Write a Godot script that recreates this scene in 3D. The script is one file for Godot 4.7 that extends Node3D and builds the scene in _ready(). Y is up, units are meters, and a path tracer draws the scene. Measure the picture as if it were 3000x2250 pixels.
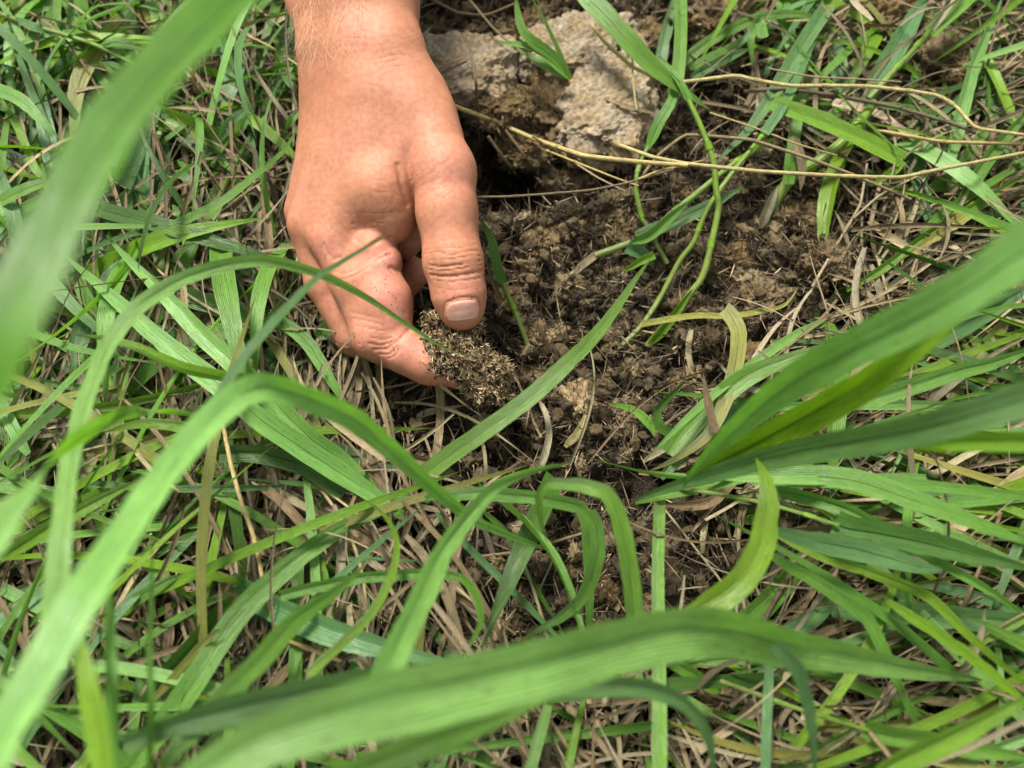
extends Node3D
# A hand lifting a pinch of crumbly soil out of a dug spot in long grass. Tables hold world positions in tenths of a millimetre.
const ALL := true
const BLADES := [
	["broad out-of-focus grass blade slanting across the upper-left corner","f",106,"M",[-539,2805,-1518,-596,2849,-1305,-642,2869,-1171,-685,2891,-1009,-710,2910,-827,-728,2915,-656,-763,2905,-521,-816,2858,-418]],
	["large arching blade in the lower left, bent over at its middle with tip on soil","p",94,"T",[-1033,2214,36,-1009,2203,-68,-973,2182,-204,-941,2145,-354,-933,2054,-503,-918,1954,-683,-869,1880,-851,-809,1825,-973,-757,1769,-1028,-687,1665,-1054,-551,1461,-1063,-422,1221,-1017,-283,967,-944,-141,769,-890,30,592,-865,219,416,-842]],
	["slender arching blade whose tip ends over the pinched soil clump","p",68,"T",[-1221,1750,-268,-1240,1761,-427,-1271,1752,-581,-1356,1654,-810,-1426,1549,-1077,-1456,1450,-1353,-1403,1409,-1544,-1288,1349,-1707,-1136,1293,-1816,-994,1232,-1870,-819,1129,-1875,-647,1006,-1841,-467,897,-1759,-309,828,-1682,-171,789,-1651]],
	["thin pale blurred blade crossing in front of the knuckles","b",35,"T",[-1000,1606,-885,-943,1612,-1110,-856,1614,-1289,-716,1550,-1562,-634,1515,-1667,-450,1467,-1854]],
	["widest blurred blade sweeping across the bottom of the picture","p",159,"B",[-786,2004,124,-697,2008,47,-561,2007,-38,-389,1984,-97,-162,1928,-152,86,1841,-216,328,1684,-295,552,1539,-345,772,1294,-359,920,1136,-353,1137,931,-355,1410,731,-342,1692,562,-324,2024,379,-309]],
	["short blurred blade tucked below the widest bottom blade","g",86,"T",[-545,1749,75,-423,1747,38,-215,1748,-39,-18,1685,-109,130,1645,-167]],
	["dull bluish blade running behind the widest bottom blade and drooping down","b",109,"B",[-1147,1385,-45,-992,1396,-100,-815,1400,-142,-667,1399,-175,-418,1375,-221,-107,1322,-235,219,1246,-222,400,1205,-220,516,1165,-197,600,1118,-148,657,1057,-72,691,955,62]],
	["blurred pale blade rising from bottom centre, tip bowed right","p",90,"T",[-380,1579,-145,-350,1510,-270,-294,1366,-465,-245,1212,-654,-178,1124,-790,-131,1076,-865,-52,1009,-972,80,929,-1057,240,833,-1126]],
	["blade folded twice like a hook above the bare soil, darker hanging tip","g",71,"T",[474,789,-464,461,890,-601,432,983,-749,401,1035,-854,359,1061,-923,263,1054,-957,139,1033,-971,104,1000,-933,113,930,-846,140,876,-779]],
	["bright yellow-green blade curving upright right of bottom centre","y",110,"B",[641,966,-486,772,975,-544,865,995,-617,929,1035,-723,966,1072,-857,971,1078,-976,943,1080,-1062]],
	["broad blurred blade reaching in from the right edge to the soil","p",122,"T",[1280,2467,-1123,1193,2366,-1080,1090,2203,-1047,972,1957,-1058,883,1640,-1086,815,1266,-1093,758,944,-1079,728,739,-1047]],
	["darker blade lying just under the broad right-edge blade","y",124,"B",[769,711,-1103,949,1019,-1122,1067,1278,-1129,1155,1529,-1127,1222,1764,-1133,1309,1936,-1177,1372,2018,-1207]],
	["glossy bluish blade entering from the right at mid height","b",115,"T",[1569,1867,-964,1487,1801,-961,1403,1733,-950,1305,1615,-954,1207,1468,-978,1062,1242,-1022,885,974,-1054,606,599,-1062,528,495,-1047]],
	["bright green blade edge below the glossy right blade","y",75,"T",[1673,1666,-895,1557,1554,-938,1456,1442,-982,1379,1254,-1052,1297,1102,-1107]],
	["pale blurred blade at the left edge that arches to the right","p",88,"T",[-1150,2253,-386,-1140,2217,-478,-1162,2125,-588,-1265,1841,-809,-1408,1333,-1130,-1431,1072,-1262,-1365,943,-1308,-1210,865,-1305]],
	["bright upright blade standing at the bottom left","y",70,"T",[-1015,1693,77,-1041,1698,15,-1073,1706,-74,-1118,1718,-186,-1181,1699,-306,-1219,1687,-367]],
	["narrow upright blade beside the bright bottom-left blade","g",43,"M",[-1080,1535,58,-1091,1574,-56,-1119,1584,-197,-1178,1545,-353,-1222,1508,-457]],
	["thin upright stalk-like blade in the lower left","g",27,"B",[-1053,1375,44,-1059,1409,-59,-1061,1442,-158,-1102,1433,-315,-1139,1414,-486,-1187,1390,-671]],
	["blurred blade slanting up to the right from the bottom left","g",72,"B",[-1023,1388,18,-973,1367,-60,-896,1324,-176,-817,1259,-292,-740,1161,-435,-619,1055,-568,-548,999,-667]],
	["narrow blade bowed like a bracket in the lower centre","y",40,"T",[-768,816,-292,-569,790,-496,-489,744,-671,-477,734,-819,-532,736,-926,-648,723,-1015]],
	["pale yellowish blade crossing the lower-right corner","y",99,"T",[1193,1033,60,1264,1043,10,1455,1044,-63,1651,1048,-144,1801,1054,-210]],
	["long single blade lying across the dug soil right of the clump","g",92,"T",[-419,297,-1273,-277,341,-1372,-164,372,-1441,74,422,-1611,286,436,-1814,438,415,-1989,560,390,-2171,644,376,-2312,730,371,-2442,787,373,-2520]],
	["small folded-back tip of the blade lying on the soil","y",49,"T",[786,373,-2515,716,340,-2497,667,306,-2480,623,275,-2469]],
	["long straight blade running from upper left to lower centre","p",105,"B",[-611,289,-1136,-837,363,-1319,-980,441,-1404,-1196,556,-1598,-1351,603,-1733,-1522,612,-1882,-1706,619,-2064,-1903,610,-2254,-2056,603,-2403,-2125,600,-2479]],
	["second long blade parallel and left of the long straight one","p",104,"B",[-517,338,-1046,-728,396,-1178,-989,512,-1323,-1159,596,-1421,-1339,660,-1557,-1505,660,-1679,-1721,660,-1845,-1906,655,-2006,-2129,646,-2192,-2304,640,-2338]],
	["dark ribbed blade pointing at the knuckles from the left","d",96,"T",[-2305,450,-2774,-2185,463,-2723,-1953,490,-2640,-1682,491,-2545,-1429,469,-2469,-1282,432,-2426,-1130,380,-2362]],
	["short leaf with pale collar left of the arching blade","g",83,"C",[-2350,400,-2375,-2313,391,-2294,-2239,357,-2152,-2224,317,-2059]],
	["bright green blade bowing right between the long left blades","y",53,"B",[-1315,599,-1622,-1214,650,-1603,-1291,714,-1587,-1459,826,-1577,-1647,900,-1639,-1781,924,-1673,-1926,949,-1681]],
	["slim bluish blade lying flat on the straw left of centre","b",39,"T",[-396,298,-1138,-516,318,-1144,-704,326,-1172,-985,344,-1196,-1291,418,-1204]],
	["ribbed blade with dark scar, rising from bottom left to centre","g",98,"B",[-1549,527,71,-1470,530,0,-1298,553,-273,-1160,517,-561,-983,467,-782,-784,417,-961,-564,363,-1085,-410,321,-1148]],
	["dull dark blade with a yellow lesion in the lower left","d",97,"C",[-1534,400,-188,-1454,433,-317,-1347,463,-439,-1228,477,-603,-1199,480,-639]],
	["yellow diseased strip along the dull lower-left blade","o",30,"C",[-1473,500,-213,-1384,529,-314,-1281,562,-430,-1214,580,-489]],
	["blade lying level then bent straight down above the soil","g",62,"B",[-383,619,-1043,-300,625,-1051,-127,637,-1059,131,621,-1039,304,564,-1018,338,527,-943,344,439,-781,346,303,-506,342,250,-369]],
	["twisted withering blade hanging beside the bent one","d",66,"T",[335,618,-979,368,606,-913,372,590,-813,336,557,-695,294,526,-619,194,489,-544,29,450,-464]],
	["narrow straight blade slanting down over the brown litter","b",40,"B",[-358,319,-1068,-324,317,-1020,-135,306,-836,47,291,-662,215,270,-493,290,260,-418]],
	["grass-thin dark blade next to the narrow straight blade","d",29,"B",[-167,298,-1103,-26,284,-973,65,269,-800,182,238,-610,249,220,-504]],
	["blade arched like a shepherd's crook over lower-centre litter","g",52,"T",[-966,620,-620,-853,631,-647,-608,656,-689,-325,648,-708,-202,642,-686,-145,627,-616,-127,601,-510,-198,568,-392,-254,550,-339]],
	["short blade curling down into the straw of the lower centre","g",60,"C",[-871,396,-822,-865,383,-775,-834,346,-652,-823,306,-556,-890,260,-469]],
	["yellowing upright blade in the lower-centre litter","o",39,"B",[-429,260,-325,-418,297,-378,-391,406,-557,-352,422,-638,-302,440,-720]],
	["straight vertical blade right of the bottom centre","g",59,"M",[557,600,81,583,565,-158,615,511,-477,646,456,-783,688,403,-1076,697,395,-1120]],
	["drooping blade that hangs down in the lower right","b",55,"T",[850,1283,-337,943,1189,-270,999,1074,-170,1033,977,-64,1060,865,64]],
	["short flat blade right of the vertical blade","g",58,"C",[655,350,-415,671,343,-402,789,298,-344,918,240,-273]],
	["level blade lying over straw in the lower right","g",48,"B",[750,300,-371,785,303,-383,982,321,-400,1277,344,-376,1501,354,-372,1622,360,-365]],
	["crooked blade bending downward in the lower right","g",55,"B",[1080,619,-820,1089,619,-798,1303,620,-658,1473,590,-535,1532,559,-401,1593,509,-251,1644,468,-141,1708,440,-85]],
	["long narrow blade running to the lower-right edge","y",50,"B",[1128,478,-973,1165,486,-933,1364,523,-807,1563,556,-722,1753,581,-623,1853,602,-484,1954,619,-360,2082,640,-216]],
	["pale blade slanting down through the right-hand tangle","g",66,"B",[1153,494,-1178,1200,513,-1121,1455,586,-1008,1642,629,-870,1813,663,-736,1955,684,-624,2044,700,-530]],
	["wide arching blade at the middle of the right edge","g",100,"B",[1078,575,-1142,1178,598,-1145,1360,643,-1135,1511,682,-1097,1698,727,-1004,1876,765,-908,2150,800,-768]],
	["pale bluish broad blade tip in the right tangle","b",100,"L",[1771,700,-705,1685,709,-717,1570,722,-748,1427,737,-784,1209,760,-821,1040,779,-866]],
	["flat blue-green blade low at the right edge","b",101,"M",[1442,340,-632,1547,355,-607,1736,381,-588,1903,404,-571,2285,460,-519]],
	["bright straight blade crossing toward the lower-right corner","y",50,"B",[1568,600,-602,1633,610,-545,1759,628,-447,1865,646,-344,1961,664,-233,2035,680,-141]],
	["blade rising rightward from the bottom edge of the lower right","g",54,"B",[1074,360,50,1131,370,19,1351,408,-85,1579,429,-190,1795,440,-269]],
	["small dark blade at the very bottom right of centre","d",40,"B",[1248,300,51,1414,344,-19,1583,369,-64,1724,380,-89]],
	["smooth curved blade bordering the soil on the right","g",112,"T",[751,427,-1321,822,448,-1418,993,489,-1577,1163,527,-1695,1408,583,-1779,1600,627,-1817]],
	["spotted yellowing blade hanging over the soil edge","o",82,"T",[1113,418,-2137,1147,431,-2078,1161,451,-1968,1109,485,-1764,1034,492,-1575,933,485,-1400,769,445,-1287,633,411,-1232]],
	["bluish blade half hidden under the right-edge blade","b",73,"B",[716,351,-1227,885,377,-1412,1046,395,-1531,1274,414,-1634,1413,428,-1684]],
	["thin long blade fanning right from the clump of stems","g",57,"B",[577,396,-1094,778,445,-1128,1037,511,-1172,1344,577,-1264,1653,639,-1374,1960,694,-1468]],
	["narrow bright blade rising to the right edge","y",45,"B",[1826,384,-1696,2064,423,-1763,2325,464,-1858,2686,518,-1966]],
	["ribbed blade lying above the glossy right blade","g",81,"B",[1609,506,-1528,1882,556,-1604,2123,599,-1673,2315,626,-1715,2547,658,-1790]],
	["dusky blade below the broad blurred right blade","b",107,"B",[1996,385,-1841,2215,424,-1959,2436,463,-2079,2772,518,-2253]],
	["yellow-speckled leaf standing by the right edge","o",77,"C",[2244,295,-1670,2375,325,-1832,2505,354,-1978,2612,377,-2089]],
	["dark kinked little blade at the soil edge right of centre","d",54,"T",[845,385,-1355,805,407,-1417,712,439,-1458,706,464,-1537,832,546,-1645,849,560,-1629]],
	["tiny pale leaf on the crumbled soil below the long blade","g",52,"B",[831,74,-1494,730,93,-1623,652,98,-1701,515,110,-1736]],
	["pale twisted blade with spots in the upper-left tangle","o",117,"T",[-2515,420,-4330,-2576,438,-4158,-2628,459,-3935,-2646,460,-3698,-2605,450,-3446,-2565,400,-3149]],
	["bluish leaf under the trailing stem at the upper left","b",110,"M",[-2991,300,-4375,-2935,308,-4262,-2842,317,-4061,-2761,300,-3876]],
	["whitish upright blade at the top left of the forearm","p",92,"M",[-2466,340,-4726,-2422,346,-4616,-2315,358,-4333,-2257,340,-4059]],
	["broad leaf entering at the top edge of the upper left","g",96,"M",[-2965,400,-4612,-2941,400,-4545,-2839,395,-4352,-2786,380,-4214]],
	["long bluish blade sloping through the upper-left tangle","b",105,"B",[-2657,340,-2987,-2674,349,-3058,-2807,399,-3443,-2941,428,-3755,-3126,450,-4155,-3217,460,-4338]],
	["pale blade curling in at the left edge near the top","p",81,"T",[-3070,600,-3539,-3001,605,-3515,-2827,616,-3420,-2656,587,-3257,-2562,560,-3171]],
	["olive yellow-green blade by the left edge near the top","y",56,"B",[-2573,400,-2863,-2600,405,-2888,-2754,438,-3084,-2883,468,-3319,-3028,487,-3521,-3126,500,-3661]],
	["leaf leaning left at the top left corner","g",103,"M",[-3030,360,-4699,-3048,360,-4597,-3089,349,-4409,-3133,320,-4270]],
	["straight blue-green blade right of the big blurred blade","b",96,"M",[-2158,280,-3409,-2127,286,-3328,-2061,298,-3102,-2034,280,-2886]],
	["curved narrow blade sweeping up toward the wrist","g",58,"T",[-1854,500,-2613,-1801,507,-2633,-1583,539,-2749,-1434,507,-2971,-1315,472,-3179,-1265,440,-3419]],
	["blade in shade at the middle of the left edge","g",91,"B",[-2271,211,-1680,-2307,202,-1714,-2474,189,-1857,-2598,244,-1969,-2725,275,-2085]],
	["light blade slanting at the left edge below the middle","p",75,"B",[-2329,400,-1332,-2360,414,-1370,-2423,441,-1464,-2519,444,-1594,-2649,415,-1747]],
	["dark blade lying flat in the left-hand gap","d",68,"B",[-2712,56,-1720,-2583,47,-1775,-2424,82,-1810,-2200,154,-1796]],
	["light blade crossing under the big blurred blade","g",68,"T",[-2747,600,-2699,-2646,613,-2758,-2532,613,-2816,-2416,600,-2840]],
	["yellow striped blade behind the left long blades","o",66,"C",[-1886,240,-2868,-1864,252,-2663,-1838,255,-2473,-1798,240,-2258]],
	["shaded blue-green blade behind the yellow striped one","b",85,"M",[-2050,160,-2931,-1993,177,-2718,-1951,168,-2556,-1951,160,-2468]],
	["upright shaded blade left of the index knuckle","b",68,"M",[-1678,140,-2998,-1654,151,-2737,-1618,155,-2425,-1597,140,-2120]],
	["tall shaded blade close to the hand's left side","b",72,"M",[-1461,220,-3088,-1446,227,-2878,-1439,234,-2676,-1439,232,-2375,-1452,219,-2075]],
	["pale fresh blade curving down below the middle finger","g",76,"T",[-1322,297,-2169,-1187,312,-2085,-1071,323,-1975,-951,334,-1788,-849,331,-1635,-805,330,-1532]],
	["flat bluish blade below the middle finger","b",51,"T",[-1405,179,-1804,-1295,206,-1852,-1169,223,-1905,-1091,224,-1946]],
	["dark short blade left of the pale fresh one","d",59,"B",[-1305,197,-2044,-1202,235,-1899,-1133,234,-1778]],
	["dark cupped leaf peeking out under the fingers","d",82,"C",[-902,380,-2108,-977,347,-2065,-1029,329,-2013]],
	["saturated green blade passing under the large arching one","y",57,"T",[-1400,620,-1314,-1467,633,-1368,-1684,647,-1387,-1886,600,-1359]],
	["deep green leaf beneath the long straight blades","d",88,"M",[-1416,400,-1332,-1211,421,-1324,-983,388,-1267,-800,349,-1160]],
	["dark blue-green blade slanting at the upper right of the soil","b",103,"T",[2065,440,-4444,1866,452,-4119,1669,448,-3786,1563,429,-3612,1414,393,-3400,1268,351,-3257,1189,324,-3176]],
	["wide blue-green blade standing at the top right","b",128,"B",[2211,339,-3688,2247,349,-3761,2350,373,-3936,2506,404,-4176,2709,430,-4506,2789,440,-4627]],
	["long pale blade hanging near the top-right corner","p",106,"B",[2561,358,-3138,2588,363,-3185,2721,395,-3520,2872,427,-3876,3037,454,-4188,3209,480,-4507]],
	["bright broad leaf end at the top right corner","y",101,"C",[2993,400,-4036,3002,398,-4016,3037,382,-3790,3097,320,-3515]],
	["dark broad leaf beside the bright leaf end","d",98,"C",[2999,340,-4167,3003,337,-4115,3002,320,-3857,3004,280,-3577]],
	["bright flat blade lying diagonally below the yellow straws","y",96,"M",[1567,455,-3568,1576,455,-3560,1791,466,-3436,1993,470,-3301,2256,455,-3120]],
	["folded-under end of the bright flat blade","y",52,"T",[2253,455,-3115,2220,420,-3077,2160,363,-3059,2114,311,-3050]],
	["hair-thin green stalk crossing the yellow straws","g",16,"B",[2225,495,-3140,2059,485,-3431,1921,476,-3715,1716,460,-4249]],
	["upright green blade at the top, right of the clods","g",89,"M",[1855,260,-4832,1861,265,-4721,1847,278,-4402,1864,272,-4199,1877,260,-3950]],
	["arched blade at the top right of the grey clod","g",73,"T",[1040,279,-4020,1110,296,-4090,1318,341,-4251,1632,380,-4406,1883,396,-4415,2032,374,-4355,2252,340,-4224]],
	["broad green blade slanting over the grey clod's right side","g",130,"T",[425,660,-4333,482,649,-4223,604,628,-4062,726,589,-3905,851,536,-3777,976,494,-3683,1195,430,-3532]],
	["upright blade standing right of the grey clod","g",85,"M",[1131,400,-4680,1116,405,-4539,1075,419,-4137,1034,407,-3863,986,394,-3660]],
	["shaded blade behind the upright blade by the clod","b",84,"B",[961,239,-4049,1007,288,-4292,1069,310,-4527,1108,320,-4718]],
	["grey-green blade opening beside the fallen stem","b",79,"B",[733,147,-2827,914,185,-2858,1161,237,-2961,1387,263,-3091]],
	["shaded blade lying on the dirt at the top right","g",90,"B",[1186,180,-4162,1445,208,-4289,1720,220,-4472,1946,220,-4573]],
	["slim bluish blade left of the yellow straws","b",63,"B",[1170,239,-4018,1369,259,-4135,1588,260,-4261]],
	["little drooping blade at the top right of centre","g",71,"T",[1616,400,-4190,1610,400,-4349,1543,392,-4200,1556,300,-4028]],
	["shaded broad blade behind the yellow straws","b",124,"B",[2291,200,-3803,2163,224,-3988,2151,247,-4340,2157,260,-4658]],
	["green blade rising toward the right edge near the top","g",95,"B",[2456,294,-2680,2609,338,-2914,2741,373,-3111,2897,400,-3296,3181,440,-3584]],
	["shaded blade among the stems at the upper right","g",89,"B",[2477,237,-3074,2642,272,-3148,2793,307,-3329,2995,340,-3602]],
	["light green stem-like blade parallel to the right edge blades","y",55,"B",[1891,203,-2393,2086,249,-2500,2333,303,-2674,2665,360,-2871,3066,400,-3114]],
	["light blade above the stem-like one at right","g",51,"B",[2327,291,-2707,2501,326,-2849,2735,363,-2993,3096,400,-3217]],
	["pale blade cut by the lower-right corner","p",52,"B",[2044,600,-96,1864,562,-36,1677,500,36]],
	["shaded level blade at the bottom left","g",61,"M",[-2180,400,-140,-1969,428,-152,-1781,424,-178,-1628,400,-206]],
	["yellow-green blade low in the left-hand tangle","o",73,"B",[-2098,400,-354,-1971,444,-459,-1825,476,-525,-1694,500,-578]],
	["speckled light blade in the lower-left litter","g",55,"B",[-1751,400,-558,-1633,448,-643,-1535,460,-704,-1448,460,-746]],
	["yellow-green blade dipping into the lower-left litter","y",44,"B",[-1686,440,-827,-1663,440,-807,-1532,438,-725,-1414,380,-643]],
	["yellow-green blade crossing behind the big lower-left blade","y",64,"B",[-2188,600,-774,-2022,636,-883,-1841,644,-1001,-1652,600,-1141]],
	["spotted leaf with yellow streaks left of centre","o",55,"B",[-2116,300,-1370,-1849,348,-1405,-1655,360,-1473,-1493,360,-1510]]]
const PLANTS := [
	["seedling with two blades rooted in the soil right of the thumb",[["stem","y",33,"S",[89,-20,-2165,73,10,-2204,10,114,-2324,-54,205,-2438,-116,285,-2546]],["blade","d",60,"T",[-53,269,-2396,-85,339,-2484,-113,411,-2593,-160,458,-2662,-184,476,-2683]],["sheath","r",27,"T",[-59,107,-2386,-113,196,-2467,-145,268,-2557,-164,312,-2620]]]],
	["tall grass shoot leaning right out of the soil, thick pale base",[["stem","y",40,"S",[790,-78,-2185,942,2,-2344,1058,73,-2477,1120,117,-2560,1180,207,-2770,1216,276,-2939,1203,302,-3006,1190,367,-3182,1135,423,-3370,1062,471,-3569]],["sheath","y",59,"B",[798,-58,-2190,881,12,-2260,965,82,-2355,1042,138,-2447]],["blade","g",62,"T",[1062,471,-3569,1009,505,-3684,956,509,-3793,906,498,-3922]]]],
	["thinner grass shoot with white base left of the tall shoot",[["stem","y",32,"S",[646,-86,-2196,704,-74,-2251,771,-56,-2322,875,-13,-2468,999,88,-2677,1076,150,-2763,1156,246,-2934,1313,338,-3142,1510,402,-3375,1725,437,-3643]],["blade","b",63,"T",[1499,426,-3351,1641,463,-3560,1787,471,-3836,1918,460,-4088]],["dead_leaf","o",38,"T",[737,98,-2232,881,158,-2230,1018,224,-2213,1182,301,-2166,1340,333,-2175,1496,282,-2249,1610,235,-2395]]]],
	["fallen green stem with torn sheath lying on the crumbled soil",[["stem","y",41,"S",[507,26,-2758,677,76,-2797,799,117,-2827,962,189,-2949,1122,249,-3063,1331,308,-3222,1566,348,-3372]],["sheath","g",60,"B",[710,140,-2770,815,185,-2786,944,253,-2882,1041,291,-2952]],["blade","b",82,"T",[687,118,-2756,774,95,-2723,830,50,-2699,855,6,-2667]],["dead_leaf","r",50,"T",[507,26,-2758,445,5,-2718,394,-22,-2674,343,-55,-2629]]]],
	["cut green stalk hanging from the blade beside the clod",[["stem","y",31,"S",[935,31,-2695,856,105,-2806,797,163,-2895,784,166,-2898,744,242,-3098,774,280,-3247,828,319,-3353]],["blade","g",66,"B",[816,316,-3329,886,393,-3465,962,436,-3588,1030,457,-3808]]]],
	["small three-bladed grass plant growing on the grey clod",[["blade","g",28,"T",[367,393,-3828,303,476,-3940,201,581,-4121,106,639,-4297]],["blade","g",64,"B",[367,393,-3828,254,475,-3935,126,544,-3988,53,579,-4081,19,639,-4298]],["blade","g",72,"B",[367,393,-3828,212,472,-3938,96,497,-3999,-120,483,-4048]],["blade","p",56,"B",[368,378,-3845,236,404,-3911,108,413,-4006,22,414,-4081]]]],
	["stout grass crown with tan base at the right of the soil",[["stem","y",71,"S",[1555,3,-2995,1608,70,-3080,1663,133,-3161,1737,201,-3236,1863,279,-3274,2066,363,-3426,2215,399,-3626]],["sheath","w",63,"B",[1532,20,-2967,1552,84,-3016,1590,148,-3096,1630,180,-3175]],["blade","g",71,"M",[1675,219,-3141,1692,291,-3290,1726,345,-3457,1781,378,-3676]]]],
	["jointed tiller with a dark wide blade on the right",[["stem","y",20,"S",[771,454,-1152,794,465,-1137,1071,587,-1039,1253,652,-961,1382,699,-895]],["blade","d",112,"T",[1376,679,-916,1418,686,-891,1530,703,-866,1724,733,-813,1909,763,-749,2123,800,-679]]]],
	["jointed tiller with a shiny blade at the bottom right",[["stem","y",21,"S",[841,400,-321,1004,444,-256,1162,489,-193,1406,560,-109]],["blade","g",98,"T",[1395,560,-121,1473,570,-97,1620,588,-73,1788,605,-42,2030,620,0]]]],
	["bent culm with collar in the left-hand tangle",[["stem","y",29,"S",[-2225,317,-2066,-2194,293,-1992,-2161,269,-1918,-2103,229,-1765,-2074,223,-1743,-1914,195,-1737,-1729,180,-1732]],["blade","g",62,"B",[-2227,317,-2057,-2232,389,-2166,-2270,420,-2253,-2304,440,-2326]]]],
	["leaning grass culm with wide top blade at the top right",[["stem","y",38,"S",[2215,359,-3696,2358,419,-3844,2515,469,-4002,2625,500,-4126]],["blade","g",100,"M",[2616,500,-4113,2711,523,-4196,2849,540,-4319,2986,540,-4460]]]]]
const LEGUMES := [
	["trailing leafy stem with narrow leaflets in the upper-left corner",[["stem","y",29,"S",[-3286,580,-4224,-3190,580,-4187,-2995,580,-4095,-2807,573,-4031,-2544,545,-3945,-2271,515,-3801,-2133,500,-3732]],["leaflet","b",54,"L",[-2831,540,-4071,-2921,600,-4039,-3066,600,-4125]],["leaflet","p",33,"L",[-2537,540,-3948,-2426,590,-3941,-2347,580,-3975]],["leaflet","p",35,"L",[-2535,540,-3942,-2384,600,-3901,-2268,600,-3892]],["leaflet","b",31,"L",[-2529,540,-3933,-2347,580,-3898,-2200,560,-3880]],["leaflet","p",27,"L",[-2521,540,-3927,-2420,550,-3904,-2360,500,-3921]],["leaflet","g",29,"L",[-2512,540,-3933,-2358,550,-3979,-2226,500,-4040]],["leaflet","b",38,"L",[-2524,480,-3879,-2425,490,-3834,-2371,440,-3829]],["leaflet","g",29,"L",[-2519,480,-3867,-2450,470,-3793,-2435,400,-3768]],["leaflet","b",34,"L",[-2819,520,-4107,-2782,570,-4110,-2784,560,-4181]],["leaflet","p",30,"L",[-2817,520,-4101,-2808,570,-4110,-2837,560,-4196]],["leaflet","y",26,"L",[-2751,520,-4092,-2664,570,-4185,-2593,560,-4322]]]],
	["podded legume stem standing left of the wrist",[["stem","y",35,"S",[-1821,180,-2890,-1757,222,-3022,-1695,270,-3179,-1595,325,-3402,-1482,366,-3590,-1418,386,-3800,-1377,400,-3945]],["leaflet","p",60,"L",[-1649,400,-3350,-1584,490,-3356,-1530,520,-3406]],["leaflet","b",69,"L",[-1764,360,-3347,-1672,450,-3404,-1581,480,-3493]],["leaflet","y",16,"L",[-1579,380,-3450,-1438,410,-3411,-1324,380,-3391]],["leaflet","p",45,"L",[-1363,380,-3423,-1315,440,-3453,-1274,440,-3528]],["leaflet","b",42,"L",[-1430,420,-3834,-1358,440,-3733,-1323,400,-3682]],["leaflet","g",29,"L",[-1402,420,-3849,-1346,440,-3790,-1319,400,-3783]],["leaflet","b",52,"L",[-1984,360,-3123,-1881,380,-3040,-1821,340,-2987]],["leaflet","g",32,"L",[-1983,360,-3201,-1909,390,-3116,-1878,360,-3072]],["leaflet","p",43,"L",[-1961,340,-2887,-1902,360,-2808,-1887,320,-2769]],["leaflet","b",34,"L",[-1715,400,-3768,-1611,460,-3791,-1518,460,-3848]],["leaflet","g",38,"L",[-1513,420,-3878,-1422,450,-3881,-1348,420,-3923]],["leaflet","p",25,"L",[-1834,380,-3804,-1715,420,-3778,-1622,400,-3783]]]],
	["slim side stem of legume leaflets beside the podded stem",[["stem","y",23,"S",[-1822,260,-3238,-1750,292,-3371,-1617,342,-3588,-1570,355,-3715,-1481,376,-3933,-1458,380,-3968]],["leaflet","b",37,"L",[-1587,380,-3575,-1613,430,-3509,-1670,420,-3521]],["leaflet","g",33,"L",[-1652,360,-3415,-1703,410,-3418,-1776,400,-3499]],["leaflet","b",38,"L",[-1544,380,-3717,-1459,420,-3706,-1393,400,-3734]],["leaflet","p",37,"L",[-1770,300,-3255,-1688,310,-3190,-1644,260,-3159]],["leaflet","b",38,"L",[-1991,240,-3447,-1900,280,-3349,-1852,260,-3292]],["leaflet","g",34,"L",[-1500,380,-3863,-1553,430,-3849,-1626,420,-3923]]]],
	["small leafy weed at the left edge near the top",[["stem","y",22,"S",[-3215,300,-3846,-3111,366,-3923,-3036,423,-4040,-2995,460,-4165]],["leaflet","b",34,"L",[-3064,420,-3863,-3081,470,-3828,-3151,460,-3878]],["leaflet","g",32,"L",[-3061,420,-3869,-2974,460,-3823,-2937,440,-3827]],["leaflet","p",32,"L",[-3032,440,-3945,-3050,490,-3924,-3118,480,-3988]],["leaflet","b",34,"L",[-3031,440,-3954,-2948,480,-3919,-2913,460,-3937]],["leaflet","g",30,"L",[-3001,460,-4027,-3016,510,-4014,-3080,500,-4086]],["leaflet","b",30,"L",[-2998,460,-4033,-2920,500,-4010,-2886,480,-4040]],["leaflet","p",30,"L",[-2977,480,-4141,-2974,520,-4152,-3015,500,-4240]],["leaflet","g",28,"L",[-2977,480,-4141,-2918,520,-4129,-2901,500,-4178]]]],
	["small leafy weed between the blurred blade and the legume stems",[["stem","y",21,"S",[-2276,260,-3428,-2219,313,-3516,-2166,359,-3611,-2106,400,-3711]],["leaflet","b",31,"L",[-2194,360,-3442,-2215,410,-3428,-2269,400,-3486]],["leaflet","g",33,"L",[-2191,360,-3448,-2116,400,-3407,-2076,380,-3409]],["leaflet","p",29,"L",[-2164,380,-3519,-2185,430,-3511,-2238,420,-3576]],["leaflet","b",31,"L",[-2162,380,-3528,-2086,420,-3492,-2045,400,-3499]],["leaflet","g",29,"L",[-2129,400,-3611,-2142,450,-3603,-2186,440,-3668]],["leaflet","b",29,"L",[-2126,400,-3619,-2055,440,-3589,-2015,420,-3604]],["leaflet","p",27,"L",[-2094,420,-3689,-2091,460,-3703,-2115,440,-3783]],["leaflet","g",27,"L",[-2094,420,-3689,-2043,460,-3681,-2020,440,-3725]]]]]
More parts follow.
